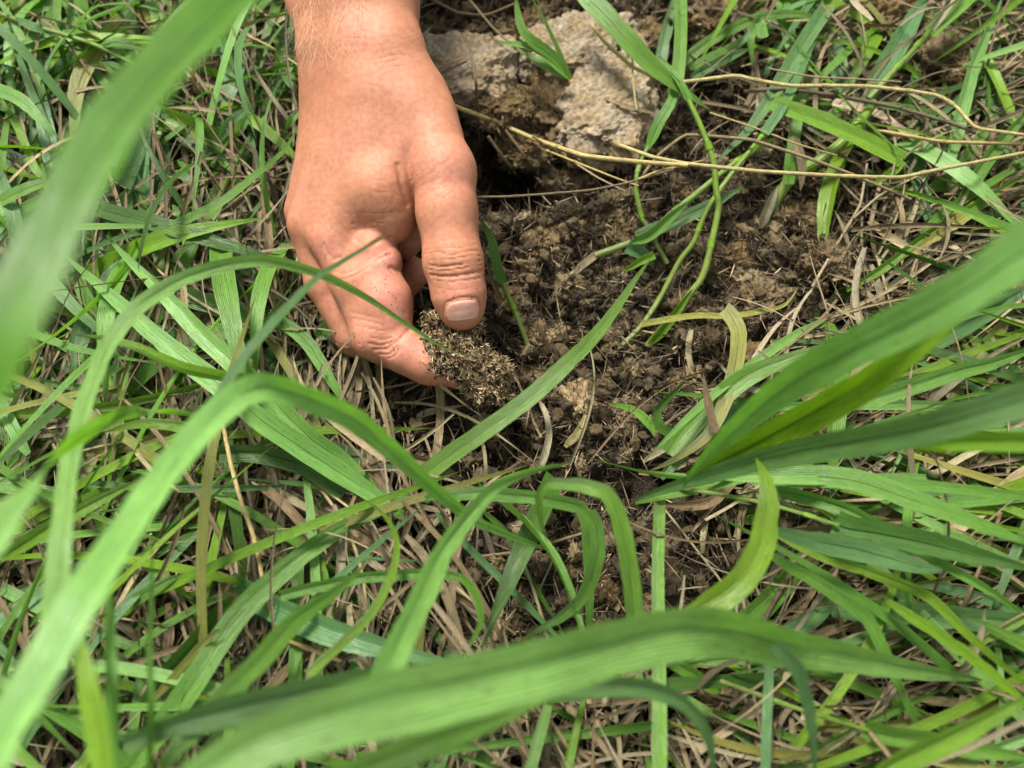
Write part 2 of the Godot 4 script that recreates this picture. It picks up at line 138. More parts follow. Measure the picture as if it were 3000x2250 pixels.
const STRAWS := [
	["long kinked yellow straw lying across the upper right","s",23,[0.42,0.55,0.72,0.8],[512,440,-4258,583,450,-4094,740,466,-3856,875,477,-3748,1034,490,-3699,1362,504,-3738,1450,507,-3701,1671,513,-3643,1904,515,-3641,2137,510,-3642,2391,503,-3610,2552,498,-3579,2645,490,-3488,2720,481,-3338,3101,460,-3287]],
	["thick yellow straw running from beside the hand to the right","s",29,[0.55],[-352,419,-3577,-323,369,-3609,-125,118,-3754,143,158,-3561,400,566,-3049,752,537,-3026,990,519,-3022]],
	["pinkish pale straw continuing to the right edge with one joint","s",23,[0.7],[633,425,-3259,809,473,-3124,1003,476,-3071,1402,495,-2999,1817,524,-2942,2163,529,-2925,2431,530,-2991,3019,520,-3137]],
	["brownish straw bent at a sharp elbow above the soil","r",20,[0.3,0.47],[769,208,-3179,896,286,-3316,1052,360,-3402,1405,438,-3289,1693,472,-3123,1940,461,-3006,2252,431,-2853]],
	["dark weathered straw under the yellow one at the upper right","k",24,[0.4],[1418,436,-3678,1656,444,-3692,1969,454,-3625,2322,453,-3526,2621,444,-3409,2745,440,-3338]],
	["short yellow straw at the right edge near the top","s",22,[0.4],[2183,378,-3425,2318,390,-3378,2564,413,-3294,3121,420,-3272]],
	["thin twig-like straw reaching right from the thumb","r",13,[0.2,0.38],[-215,676,-2666,-27,644,-2695,197,603,-2748,429,552,-2816,633,500,-2908,929,443,-3060]],
	["short upright straw resting on the grey clod","s",13,[],[742,499,-3952,742,451,-3731,759,397,-3566]],
	["brown upright stick beside the wrist","r",19,[0.5],[-266,558,-3972,-250,533,-3883,-215,521,-3655,-223,-277,-3808]],
	["dry twig slanting down at the top centre","r",15,[],[-319,400,-4612,-126,361,-4329,11,323,-4206,134,291,-4130]],
	["bowed brown root at the top beside the forearm","r",18,[],[-609,300,-4727,-362,331,-4511,-174,327,-4490,35,300,-4648]],
	["pale speckled straw standing out in the lower-left litter","s",20,[0.86],[-1389,500,-1477,-1314,490,-1250,-1242,480,-1073,-1162,467,-905,-1099,451,-718,-1039,431,-561,-1001,414,-483,-740,360,-389]],
	["blackened spotted stalk beside the pale straw","k",22,[],[-1348,360,-1519,-1305,354,-1347,-1277,349,-1206,-1231,343,-1071,-1205,339,-895,-1170,331,-743,-1104,315,-520,-1054,300,-315]],
	["thin grey straw leaning down in the lower right","w",11,[0.4],[988,400,-611,1020,371,-387,1038,336,-215,1069,280,-13]],
	["grey straw slanting over the bare patch","w",11,[],[758,195,-1113,944,333,-755,1002,380,-614]],
	["bent thin straw in the lower-right litter","s",10,[0.2],[1208,220,-564,1305,228,-539,1389,227,-344,1463,200,-209]],
	["white rootlet lying on the lower soil","w",11,[],[227,119,-946,152,160,-777,89,160,-654]],
	["pale straw end in the lower-centre litter","s",13,[],[-312,340,-757,-131,313,-614,15,260,-516]],
	["brown straw lying level over the lower soil","r",16,[],[-195,220,-873,49,219,-904,353,158,-1009]],
	["curved tan straw over the lower-left litter","s",13,[],[-1379,360,-1329,-1225,372,-1325,-1054,368,-1274,-886,333,-1165,-652,371,-987]],
	["brown stalk half buried below the clump","r",17,[],[162,102,-1522,110,82,-1648,57,44,-1829,0,-21,-2010]],
	["small pale straw piece on the crumbled soil","s",14,[],[767,-76,-2288,923,-63,-2245,1040,-64,-2216]],
	["tan stub of stalk at the right of the soil","s",18,[],[1469,31,-2125,1569,75,-2167,1691,129,-2202,1796,177,-2241]],
	["pale dead stalk at the right of the dug soil","w",17,[0.5],[1745,110,-2477,1898,185,-2712,2061,250,-2960,2138,295,-3234]],
	["short cut straw by the left of the wrist","s",13,[],[-1731,400,-4222,-1535,436,-4070,-1329,440,-3894]],
	["pale straw sliver next to the cut straw","w",15,[],[-1950,340,-4423,-1792,359,-4319,-1641,360,-4207]],
	["yellow straw between the right-hand blades","s",13,[],[1902,193,-1504,2013,261,-1667,2139,306,-1842,2269,331,-1991]],
	["fine straw slanting under the thick yellow straw","s",13,[0.5],[220,84,-3536,402,372,-3164,596,379,-3055,740,337,-3028]],
	["pale wispy straw below the thick yellow straw","w",12,[],[124,343,-3404,334,17,-3555,512,273,-3148,675,240,-3071]],
	["short golden straw beside the upright cut stalk","s",13,[],[735,378,-3043,851,410,-3079,969,424,-3098,1114,419,-3148]],
	["brown stem sloping down into the dark hole","r",15,[],[-42,299,-3501,85,190,-3382,238,-337,-3616,327,-321,-3424]],
	["grey dead leaf strip hanging into the dark hole","r",22,[],[-146,311,-3434,-43,150,-3391,74,-474,-3764,149,-555,-3707]],
	["fine golden straw above the bent brown one","s",11,[0.5],[1192,429,-3511,1425,427,-3404,1676,412,-3284,1913,390,-3213]],
	["thin pale straw just above the kinked yellow one","w",11,[],[1555,518,-3783,1805,532,-3697,2093,524,-3686,2351,500,-3689]],
	["pale dead stem leaning toward the right edge","w",13,[],[2006,241,-2867,2174,289,-3004,2383,322,-3104,2619,339,-3194]]]
const DEAD_LEAVES := [
	["wide grey-brown dead leaf lying diagonally below centre","r",74,"T",[-1057,228,-1147,-849,231,-1045,-646,282,-931,-395,291,-767,-156,264,-633,62,240,-531]],
	["flattened pale dead leaf left of centre","w",71,"C",[-1179,252,-1227,-1022,232,-1137,-857,217,-1136,-634,246,-1127]],
	["curled brown dead leaf below the soil clump","r",65,"T",[-612,173,-1399,-500,224,-1371,-373,271,-1323,-273,214,-1275,-231,177,-1216]],
	["long bleached dead leaf in the lower-right litter","w",61,"M",[794,220,-53,1135,250,-248,1470,251,-400,1772,240,-531]],
	["broad bleached leaf at the right edge","w",88,"M",[2035,360,-957,2156,379,-1047,2434,400,-1211,2595,400,-1314]],
	["rust-tinted dead leaf by the bare patch","r",61,"T",[1118,190,-1283,979,208,-1153,809,206,-1136,678,194,-1157]],
	["folded dead leaf tip in the right litter","w",46,"T",[1729,300,-597,1774,300,-523,1823,267,-468,1837,160,-378]],
	["dry leaf among stalks right of the soil","r",66,"B",[2173,164,-2193,2040,186,-2336,1950,181,-2454,1817,158,-2539]],
	["yellowed dry leaf running under the right blurred blade","o",79,"T",[2900,339,-3038,2720,347,-2906,2436,339,-2694,2196,284,-2546]],
	["dark withered leaf in the left-hand litter","r",77,"B",[-2165,128,-1912,-1956,164,-1792,-1762,180,-1664,-1594,180,-1529]],
	["dead leaf under the legume stems","r",68,"B",[-2172,100,-4155,-1915,127,-3908,-1737,140,-3804,-1422,140,-3598]],
	["curled pale leaf on soil under the fingers","w",44,"T",[-545,69,-1535,-494,98,-1661,-368,92,-1704,-243,45,-1755]],
	["scrap of tan husk near the pale clods","s",48,"B",[283,40,-1508,367,50,-1602,411,35,-1729]],
	["thin dry leaf tip standing at the soil edge","r",41,"T",[952,543,-1388,917,612,-1506,892,680,-1633]],
	["pale dead leaf in the lower-left litter","w",59,"B",[-1599,160,-944,-1413,182,-872,-1199,200,-786,-959,200,-675]],
	["frayed dead leaf scrap below the bright flat blade","r",57,"B",[1675,390,-3359,1715,355,-3285,1736,309,-3194,1739,219,-3089]],
	["split grey sheath under the yellow straws","w",64,"M",[2021,299,-3730,2251,315,-3627,2392,312,-3489,2530,299,-3337]]]
const CLODS := [
	["pale upper slab of the grey clod above the soil","c",[464,160,-4313],[44,17,28]],
	["big grey clod lying above the dug soil","c",[616,117,-3827],[32,20,44]],
	["brown crumbly lump fused left of the grey clod","n",[319,43,-3856],[24,15,32]],
	["grey clod with holes beside the wrist","c",[-335,106,-4164],[40,18,30]],
	["brown crumbly lump at the foot of the wrist clod","n",[-68,87,-3858],[22,12,15]],
	["pale clod on the soil below the long blade","t",[362,-40,-1784],[11,8,14]],
	["second pale clod right of the first","t",[626,-50,-1715],[13,6,11]],
	["light brown clod at the right of the soil","n",[1875,67,-2675],[16,11,13]],
	["grey clod in the lower-right litter","c",[1784,120,-556],[12,9,9]],
	["brown fibrous clod near the bottom","n",[927,80,-217],[11,10,14]],
	["dark clod under the blades at the top right","n",[2505,180,-4588],[30,18,26]],
	["long dark clod behind the yellow straws","n",[2843,140,-4238],[20,16,34]],
	["brown clod right of the upright blade","n",[1468,100,-4652],[26,16,22]],
	["tan crumb lump beside the fallen stem","n",[703,-34,-2950],[12,9,9]],
	["shadowed grey lump inside the dug hole","n",[361,-121,-3431],[17,10,8]],
	["pale flattish lump on the lower bare patch","t",[759,9,-743],[13,6,12]],
	["brown crumb on the lower bare patch","n",[454,29,-756],[10,6,9]],
	["crumbly tuft of soil right of the thumb","n",[95,-47,-2843],[13,8,10]],
	["fibrous lump between thumb and fallen stem","n",[300,-51,-2963],[15,9,11]],
	["dark crumb heap beside the seedling stem","n",[0,-76,-2525],[12,8,9]],
	["broad crumb heap at the middle of the dug soil","n",[335,-107,-2594],[16,9,12]],
	["tan fibrous lump left of the long blade","t",[202,-95,-2229],[14,8,10]],
	["small tan lump under the long blade","t",[175,-61,-1953],[10,7,8]],
	["brown lump behind the fallen stem","n",[628,-51,-3096],[13,8,9]],
	["matted lump at the right rim of the soil","n",[1347,-60,-2119],[15,8,10]],
	["crumbly lump right of the tall shoot","n",[1497,-57,-2489],[17,9,11]],
	["dark fibrous lump behind the tall shoot","n",[1313,-74,-2798],[16,8,11]],
	["brown lump by the stout crown","n",[1767,18,-3042],[16,9,12]],
	["dark lump of soil below the held clump","n",[-58,-84,-1825],[14,7,9]],
	["small dark lump between blade and thin shoot","n",[567,-125,-2222],[11,7,9]],
	["crumbled lump left of the spotted blade","n",[996,-80,-1930],[13,7,9]],
	["crumbly brown lump under the foot of the grey clod","n",[101,-21,-3619],[20,12,14]],
	["brown lump right of the big grey clod","n",[907,32,-3643],[18,11,14]],
	["dark lump between the two grey clods","n",[72,80,-4573],[20,12,16]],
	["dark lump under the broad green blade","n",[909,80,-4539],[18,12,16]]]
const BONES := [
	[0,-71.3,110.7,-362.7,20,-63.5,103.0,-328.5,17.5],
	[0,-103.4,106.6,-368.0,16,-97.8,97.4,-339.9,14.5],
	[0,-84.6,112.1,-360.9,20,-79.3,102.3,-331.7,18],
	[0,-72.7,130.7,-426.5,24,-71.3,110.7,-362.7,20],
	[0,-104.8,125.8,-434.6,23,-103.4,106.6,-368.0,16],
	[0,-87.1,130.7,-426.5,25,-84.6,112.1,-360.9,20],
	[0,-63.5,103.0,-328.5,17.5,-59.0,95.1,-305.5,16.5],
	[0,-97.8,97.4,-339.9,14.5,-97.2,87.2,-323.5,13],
	[0,-79.3,102.3,-331.7,18,-74.3,93.6,-307.0,17],
	[0,-67.1,95.1,-307.8,16,-90.9,63.4,-242.8,13],
	[0,-78.3,95.2,-314.9,16,-105.0,59.6,-255.5,13],
	[0,-90.9,89.4,-323.6,15,-111.6,49.5,-271.4,12.5],
	[0,-98.7,85.1,-328.3,14,-114.1,39.3,-289.3,11],
	[0,-55.3,92.0,-296.8,15,-66.4,76.6,-260.8,16],
	[0,-66.4,77.4,-262.3,16,-61.8,69.6,-251.0,12.5],
	[0,-72.7,83.5,-288.6,17,-86.4,61.6,-257.3,15],
	[0,-48.5,95.5,-308.6,15,-40.3,90.8,-285.2,15],
	[5,-42.2,92.1,-290.2,14.5,-34.3,87.0,-266.2,15.5],
	[0,-54.9,97.5,-315.0,14,-45.8,92.0,-299.1,14],
	[1,-90.9,63.0,-242.0,13,-81.7,55.0,-221.0,10.8],
	[1,-81.7,55.0,-221.0,10.8,-71.0,43.9,-196.1,10.6],
	[1,-71.3,61.5,-236.6,12.5,-66.4,60.0,-231.3,10],
	[1,-70.4,56.6,-222.1,12,-65.0,52.8,-212.1,12.8],
	[1,-65.0,52.8,-212.1,12.8,-62.9,48.6,-203.4,11.8],
	[1,-70.4,43.5,-195.3,10.8,-54.2,41.3,-188.4,10.2],
	[1,-54.2,41.3,-188.4,10.4,-42.8,38.9,-183.5,10.3],
	[1,-42.8,38.9,-183.5,10.3,-27.7,36.2,-180.2,9.6],
	[2,-105.6,57.6,-256.0,12.5,-99.3,42.4,-229.4,10.8],
	[2,-99.3,42.4,-229.4,10.8,-84.1,27.6,-206.0,11],
	[2,-84.1,27.6,-206.0,11,-64.6,22.1,-199.3,9.8],
	[2,-64.7,21.4,-200.1,9.6,-38.9,15.8,-190.8,8],
	[3,-112.1,47.9,-272.7,12,-100.0,18.8,-242.6,10],
	[3,-100.0,18.8,-242.6,10,-76.1,12.0,-233.2,9.5],
	[3,-76.1,12.0,-233.2,9.5,-54.3,28.9,-245.1,8.6],
	[4,-114.6,37.7,-290.6,11,-105.1,9.8,-265.3,8.8],
	[4,-105.1,9.8,-265.3,8.8,-89.7,1.1,-256.6,8.2],
	[4,-89.7,1.1,-256.6,8.2,-80.1,12.2,-261.1,7.5],
	[5,-34.3,87.4,-267.0,15.5,-32.6,80.0,-247.2,14.6],
	[5,-32.6,80.0,-247.2,14.6,-29.2,70.4,-223.0,14.2],
	[5,-29.2,70.4,-223.0,14.2,-26.2,62.5,-209.0,12.8],
	[5,-26.6,62.5,-209.0,12.8,-25.3,58.6,-203.4,11],
	[0,-54.5,67.9,-279.5,13,-58.9,43.8,-257.3,10]]
const ARM := [[-89.4, 129.5, -428.5, 30, -100.6, 169.5, -572.7, 39], [-100.6, 169.5, -572.7, 39, -70.6, 329.5, -752.7, 48]]
const CREASES := [
	[0.63,0.28,-42.1,79.3,-221.8,-35.0,84.4,-219.3,-29.0,84.6,-217.0,-20.9,83.3,-220.8,-16.3,79.1,-223.8],
	[0.6,0.32,-39.4,80.4,-217.1,-30.1,83.8,-215.4,-23.1,83.4,-217.2,-15.4,77.4,-222.1],
	[0.8,0.6,-40.1,78.7,-215.8,-35.0,80.8,-213.2,-25.5,82.0,-213.5,-15.2,76.1,-220.1],
	[0.69,0.4,-40.9,76.4,-214.8,-32.0,80.4,-211.4,-23.2,80.6,-212.7,-14.9,74.7,-218.6],
	[0.86,0.64,-39.7,75.2,-212.4,-30.3,78.7,-209.0,-20.9,77.9,-211.0,-14.6,72.6,-216.7],
	[0.6,0.28,-37.8,74.7,-209.9,-29.1,77.4,-207.0,-20.9,76.6,-208.6,-15.7,73.0,-212.1],
	[0.6,0.18,-36.0,73.4,-206.2,-27.9,75.4,-203.4,-20.9,74.9,-204.8],
	[0.6,0.2,-41.4,80.9,-223.3,-32.0,85.9,-221.1,-25.5,85.4,-220.7,-17.5,80.8,-226.3],
	[0.6,0.13,-42.9,80.1,-227.5,-33.8,86.4,-224.4,-25.6,86.5,-225.7,-18.1,81.6,-229.0],
	[0.69,0.4,-70.0,54.4,-189.4,-65.2,53.6,-188.5,-60.3,53.6,-189.2],
	[0.8,0.56,-70.8,52.4,-187.0,-65.3,51.7,-186.0,-58.4,53.3,-187.9],
	[0.92,0.72,-68.5,50.0,-184.8,-62.2,51.1,-184.6,-56.0,53.4,-188.6,-52.2,52.3,-194.2],
	[0.69,0.48,-66.2,48.2,-183.3,-61.0,49.7,-182.2,-57.1,52.4,-184.9],
	[0.6,0.4,-61.8,47.9,-181.1,-58.5,49.8,-181.1,-55.9,52.1,-183.7],
	[0.6,0.2,-80.0,55.5,-199.5,-71.9,57.6,-196.8,-64.4,57.5,-194.7],
	[0.6,0.2,-78.6,54.7,-196.4,-71.3,56.3,-193.3,-63.3,55.6,-192.2],
	[0.6,0.16,-80.5,57.0,-202.2,-73.2,58.8,-199.6,-66.8,59.3,-197.6],
	[1.38,0.8,-59.7,35.0,-241.6,-58.2,63.2,-223.1,-60.9,66.0,-222.7],
	[1.15,0.8,-61.3,70.7,-237.9,-65.9,72.1,-235.6,-69.9,72.6,-232.3],
	[0.92,0.4,-59.1,42.7,-246.8,-61.6,68.6,-229.1,-67.3,69.6,-225.4],
	[1.38,0.72,-50.7,50.3,-196.8,-53.2,53.0,-192.4],
	[1.03,0.4,-94.0,72.5,-232.4,-92.9,70.3,-229.4,-89.8,68.9,-225.9,-85.9,69.9,-226.7],
	[0.6,0.24,-88.5,66.4,-220.2,-83.2,67.2,-218.2,-75.8,68.6,-221.7,-69.9,69.9,-226.7],
	[0.6,0.24,-85.7,65.7,-216.3,-79.4,67.0,-216.8,-71.4,69.0,-221.4],
	[0.6,0.2,-84.5,67.0,-218.3,-79.5,68.0,-219.9,-74.7,69.1,-224.3],
	[0.69,0.4,-68.3,79.2,-241.7,-66.3,75.3,-239.3,-64.7,72.1,-237.2],
	[0.6,0.2,-80.0,76.2,-242.5,-72.3,77.4,-242.3,-63.4,78.8,-240.5],
	[0.6,0.16,-83.2,80.2,-245.5,-74.2,82.0,-244.8,-64.1,83.1,-243.2,-57.6,82.9,-244.9],
	[0.6,0.2,-80.8,74.3,-240.1,-74.1,73.8,-241.3,-65.5,76.8,-239.8],
	[0.6,0.2,-88.1,79.2,-243.2,-83.6,75.4,-239.2,-78.9,72.4,-236.2,-73.5,72.3,-231.0],
	[0.6,0.16,-95.4,78.0,-244.9,-90.0,76.9,-238.9,-83.6,72.8,-234.4,-79.9,70.8,-230.6],
	[0.6,0.18,-79.1,83.9,-247.9,-77.8,78.8,-244.3,-74.0,73.6,-239.9,-68.7,73.4,-234.7],
	[0.6,0.18,-72.4,86.9,-247.0,-71.1,81.7,-243.6,-67.3,77.0,-240.3],
	[0.6,0.16,-66.0,88.7,-247.1,-65.8,84.7,-244.2,-63.3,79.9,-241.2],
	[0.6,0.24,-93.8,30.5,-199.9,-86.3,33.5,-196.0,-76.0,51.2,-187.7],
	[0.6,0.24,-91.1,29.5,-196.7,-84.1,30.7,-194.6,-74.2,49.7,-185.7],
	[0.6,0.2,-100.7,51.6,-222.6,-93.6,59.0,-218.5,-86.5,63.4,-213.4],
	[0.63,0.48,-33.6,60.6,-195.7,-33.1,67.5,-197.9,-31.7,70.9,-199.3,-26.8,73.3,-200.2,-20.9,72.9,-201.5,-16.9,70.1,-202.4,-15.2,65.6,-201.1,-14.8,60.8,-199.1],
	[1.38,1.8,-55.7,94.8,-263.8,-55.1,93.2,-260.5,-54.4,90.7,-256.5,-53.4,87.2,-253.2,-51.8,82.2,-250.0],
	[0.8,0.21,-69.5,117.3,-311.2,-62.8,117.8,-312.4,-55.6,117.6,-314.3,-47.5,114.6,-315.2],
	[0.69,0.15,-72.5,116.1,-308.3,-62.7,116.9,-310.0,-54.4,116.6,-312.0],
	[0.6,0.12,-78.8,118.0,-314.7,-69.5,118.9,-314.6,-60.4,119.3,-315.8,-51.6,117.6,-319.5],
	[0.6,0.1,-82.0,121.0,-322.4,-72.5,121.7,-320.7,-63.4,122.0,-321.2,-54.6,120.6,-323.8],
	[0.6,0.1,-82.6,119.0,-318.7,-73.2,120.1,-317.4,-64.6,120.7,-318.0],
	[0.6,0.12,-68.1,114.7,-304.0,-60.3,115.9,-307.7,-51.3,115.2,-309.4],
	[0.69,0.13,-53.2,92.6,-262.6,-49.3,95.9,-266.7,-43.9,101.8,-268.4],
	[0.69,0.12,-52.0,90.0,-259.3,-45.8,96.8,-258.8,-39.3,101.5,-259.3],
	[0.69,0.13,-50.1,84.3,-255.6,-42.6,94.7,-251.5,-35.1,98.3,-252.2],
	[0.69,0.13,-46.7,88.1,-247.8,-39.4,95.0,-246.7,-32.1,96.8,-248.2],
	[0.69,0.11,-57.2,96.3,-266.3,-60.2,98.1,-269.5,-62.6,98.9,-271.8],
	[0.69,0.1,-57.6,94.3,-259.5,-62.3,96.2,-260.9,-67.1,96.8,-262.8],
	[0.6,0.11,-56.5,91.2,-254.5,-62.1,93.9,-254.5,-68.1,94.4,-254.8],
	[0.6,0.11,-55.5,87.8,-251.1,-61.1,90.7,-250.3,-67.0,91.3,-249.7],
	[0.6,0.09,-73.4,95.1,-261.3,-75.2,93.2,-256.5,-79.3,89.8,-254.1],
	[0.6,0.08,-60.4,111.9,-296.5,-62.3,110.1,-293.2,-65.8,108.4,-291.0],
	[0.6,0.08,-61.4,109.8,-292.5,-61.7,107.6,-289.0,-63.7,105.5,-285.7],
	[0.6,0.1,-76.0,111.1,-298.5,-75.8,109.5,-295.5,-77.2,107.6,-292.9],
	[0.6,0.08,-67.4,108.1,-290.8,-67.2,105.6,-286.1,-69.0,103.3,-281.4],
	[0.6,0.06,-99.2,100.9,-310.3,-97.4,99.2,-304.4,-98.4,96.0,-299.5],
	[0.6,0.08,-57.7,92.2,-254.7,-59.4,91.0,-251.6,-62.3,90.2,-249.2],
	[0.6,0.1,-71.4,106.6,-289.0,-72.7,104.0,-283.9,-76.3,101.4,-279.8],
	[0.6,0.06,-61.9,104.7,-284.0,-61.9,102.9,-280.5,-63.5,101.3,-277.1],
	[0.6,0.09,-103.0,90.4,-298.0,-99.9,91.9,-290.5,-99.5,90.8,-284.8],
	[0.6,0.07,-87.4,100.3,-287.6,-87.3,98.0,-282.5,-89.6,94.9,-278.4],
	[0.6,0.05,-80.3,93.7,-265.2,-81.1,92.4,-262.7,-83.3,90.8,-261.1],
	[0.6,0.07,-67.5,94.5,-254.7,-68.3,93.3,-252.4,-70.3,91.9,-250.7],
	[0.6,0.1,-75.8,111.3,-298.7,-75.5,110.0,-296.1,-76.4,108.4,-293.9],
	[0.6,0.07,-94.4,87.3,-267.3,-95.5,84.5,-262.2,-99.4,80.6,-258.8],
	[0.6,0.09,-86.5,95.7,-276.3,-85.1,94.0,-271.0,-86.1,91.4,-266.2],
	[0.6,0.05,-65.4,94.1,-254.0,-66.6,93.0,-251.6,-68.8,91.6,-250.2],
	[0.6,0.1,-87.2,93.5,-272.1,-86.4,91.4,-266.5,-88.3,88.4,-261.6],
	[0.6,0.05,-77.4,103.2,-284.5,-76.9,101.8,-280.9,-78.1,99.9,-277.7],
	[0.6,0.05,-97.0,87.5,-271.8,-94.9,86.2,-265.3,-95.6,83.4,-259.6],
	[0.6,0.08,-57.8,98.9,-272.6,-58.1,97.4,-268.7,-59.9,96.7,-264.5],
	[0.6,0.1,-64.8,100.9,-276.3,-64.5,99.2,-272.5,-65.7,97.9,-268.4],
	[0.6,0.09,-104.2,86.4,-287.4,-101.1,87.7,-279.0,-101.3,85.5,-273.3],
	[0.6,0.07,-59.3,97.2,-267.3,-59.1,95.7,-261.7,-61.0,94.4,-256.3],
	[0.6,0.1,-96.8,84.2,-263.5,-96.2,83.1,-259.7,-97.4,81.1,-256.6],
	[0.6,0.09,-63.3,90.4,-249.1,-64.2,87.5,-246.2,-66.9,84.4,-244.0],
	[0.6,0.07,-80.5,103.1,-286.2,-79.8,101.5,-282.3,-80.9,99.5,-278.8],
	[0.6,0.07,-57.6,89.4,-251.0,-58.8,86.7,-247.3,-61.9,84.2,-244.2],
	[0.6,0.07,-101.5,92.2,-298.5,-101.9,90.3,-293.0,-105.6,85.4,-290.9],
	[0.6,0.09,-66.0,95.8,-258.4,-67.1,94.0,-253.7,-70.4,91.6,-250.5],
	[0.6,0.09,-86.0,91.8,-266.9,-85.9,90.4,-263.4,-87.4,88.4,-260.5],
	[0.6,0.08,-70.8,104.6,-284.5,-72.0,102.0,-279.3,-75.6,99.3,-275.3],
	[0.6,0.07,-105.4,84.5,-285.1,-104.6,84.8,-280.0,-106.1,82.5,-277.3],
	[0.6,0.08,-65.0,97.5,-265.9,-65.2,96.3,-260.0,-67.6,94.6,-255.1],
	[0.6,0.1,-68.0,94.8,-255.6,-69.3,93.1,-252.3,-72.2,90.9,-250.3],
	[0.6,0.08,-70.4,90.3,-249.2,-71.7,85.5,-245.8,-75.7,79.2,-244.0],
	[0.6,0.09,-95.9,84.8,-263.6,-95.1,82.9,-257.6,-97.1,79.7,-252.7],
	[0.6,0.08,-69.0,96.2,-261.1,-69.9,95.3,-257.9,-72.0,94.0,-255.6],
	[0.6,0.08,-71.9,101.5,-278.3,-73.2,99.2,-274.3,-76.4,97.1,-271.1],
	[0.6,0.08,-69.4,111.5,-297.0,-69.7,109.9,-294.3,-71.4,108.2,-292.0],
	[0.6,0.07,-93.3,89.3,-270.5,-91.4,88.3,-265.3,-91.8,86.1,-260.7],
	[0.6,0.06,-93.4,103.3,-303.8,-92.7,102.5,-300.2,-93.7,100.5,-297.8],
	[0.6,0.08,-95.4,102.4,-306.2,-94.6,101.1,-301.6,-96.0,98.3,-298.4],
	[0.6,0.07,-75.4,105.3,-287.9,-74.1,103.1,-282.5,-75.3,100.4,-277.3],
	[0.6,0.07,-90.5,96.6,-283.8,-91.0,95.1,-281.1,-92.9,93.1,-279.2],
	[0.6,0.07,-103.2,85.9,-278.8,-102.6,85.4,-275.3,-103.6,83.7,-272.7],
	[0.6,0.09,-75.3,89.8,-250.8,-76.0,85.4,-247.5,-79.1,80.1,-245.3],
	[0.6,0.08,-73.0,102.6,-280.9,-73.5,101.2,-278.1,-75.3,99.6,-275.8],
	[0.6,0.1,-58.9,89.6,-250.3,-59.7,86.7,-246.8,-62.4,83.7,-243.8],
	[0.6,0.06,-106.7,93.3,-310.1,-106.5,90.7,-306.2,-108.8,86.4,-304.0],
	[0.6,0.06,-72.9,92.5,-253.1,-73.3,90.2,-250.1,-75.5,86.8,-248.2],
	[0.6,0.1,-89.4,84.5,-254.2,-90.3,82.6,-250.8,-93.0,80.5,-248.2],
	[0.6,0.07,-75.1,104.8,-286.8,-75.6,102.3,-281.3,-78.6,99.3,-276.8],
	[0.6,0.07,-88.1,84.6,-253.3,-87.4,82.6,-249.4,-88.7,80.4,-245.6],
	[0.6,0.09,-98.4,88.4,-276.0,-97.3,87.2,-271.5,-98.2,85.1,-267.7],
	[0.6,0.1,-64.6,112.1,-297.5,-64.9,110.1,-293.5,-66.9,107.8,-290.1],
	[0.6,0.1,-66.8,105.9,-286.7,-66.6,104.3,-283.4,-67.9,102.8,-280.2],
	[0.6,0.08,-89.5,92.6,-273.1,-89.7,90.8,-269.1,-91.9,88.3,-266.0],
	[0.6,0.08,-68.4,109.2,-292.8,-68.6,106.6,-288.3,-70.9,104.3,-283.9],
	[0.6,0.07,-87.5,100.6,-288.3,-87.3,98.7,-284.0,-89.2,96.1,-280.7],
	[0.6,0.07,-68.3,97.9,-269.4,-68.2,97.3,-266.4,-69.2,96.6,-263.4],
	[0.6,0.09,-60.4,92.7,-253.3,-60.3,90.0,-249.8,-61.9,87.2,-246.4],
	[0.6,0.07,-82.9,95.6,-272.7,-83.4,93.4,-268.0,-86.1,90.7,-264.4],
	[0.6,0.06,-61.1,102.5,-279.8,-62.6,101.0,-276.4,-65.6,99.7,-273.8],
	[0.6,0.09,-89.2,87.8,-261.5,-89.7,86.5,-258.9,-91.5,84.7,-257.0],
	[0.6,0.06,-82.7,102.6,-287.1,-84.2,99.9,-282.8,-88.0,96.5,-280.0],
	[0.6,0.06,-80.5,96.9,-273.4,-80.2,95.2,-269.2,-81.8,93.1,-265.4],
	[0.6,0.09,-75.0,93.6,-257.7,-74.7,92.7,-254.8,-75.8,90.9,-252.6],
	[0.6,0.1,-66.0,97.2,-264.9,-66.7,96.7,-262.0,-68.4,96.0,-259.6],
	[0.6,0.06,-57.2,95.5,-263.8,-58.2,95.1,-260.8,-60.3,95.0,-258.3],
	[0.6,0.07,-33.5,94.9,-241.8,-35.1,92.8,-237.9,-39.0,90.0,-235.8],
	[0.6,0.07,-27.6,102.5,-265.7,-29.6,102.2,-260.8,-33.4,101.6,-257.9],
	[0.6,0.06,-34.3,104.2,-268.3,-35.6,103.9,-265.1,-38.1,103.2,-263.3],
	[0.6,0.06,-47.9,92.9,-257.8,-51.7,88.0,-257.2,-56.1,89.9,-253.1],
	[0.6,0.11,-38.5,102.0,-259.9,-40.8,99.6,-257.0,-45.2,96.1,-256.8],
	[0.6,0.09,-40.0,103.5,-268.5,-41.6,102.1,-263.9,-45.6,98.9,-262.5],
	[0.6,0.07,-36.7,94.9,-243.3,-39.2,92.8,-240.5,-43.5,89.4,-240.5],
	[0.6,0.06,-35.7,103.0,-261.2,-38.3,100.9,-257.6,-42.9,98.1,-256.7],
	[0.6,0.1,-43.2,99.7,-259.8,-45.2,96.2,-256.9,-50.1,88.3,-259.3],
	[0.6,0.06,-33.5,104.1,-266.8,-34.9,103.2,-261.8,-38.5,101.5,-258.9],
	[0.6,0.07,-34.8,103.2,-261.7,-37.4,101.1,-257.6,-42.3,98.2,-256.3],
	[0.6,0.06,-30.5,103.6,-269.5,-31.7,103.5,-263.5,-35.3,102.5,-259.8],
	[0.6,0.11,-26.8,96.2,-250.9,-27.8,95.7,-247.3,-30.3,95.6,-244.3],
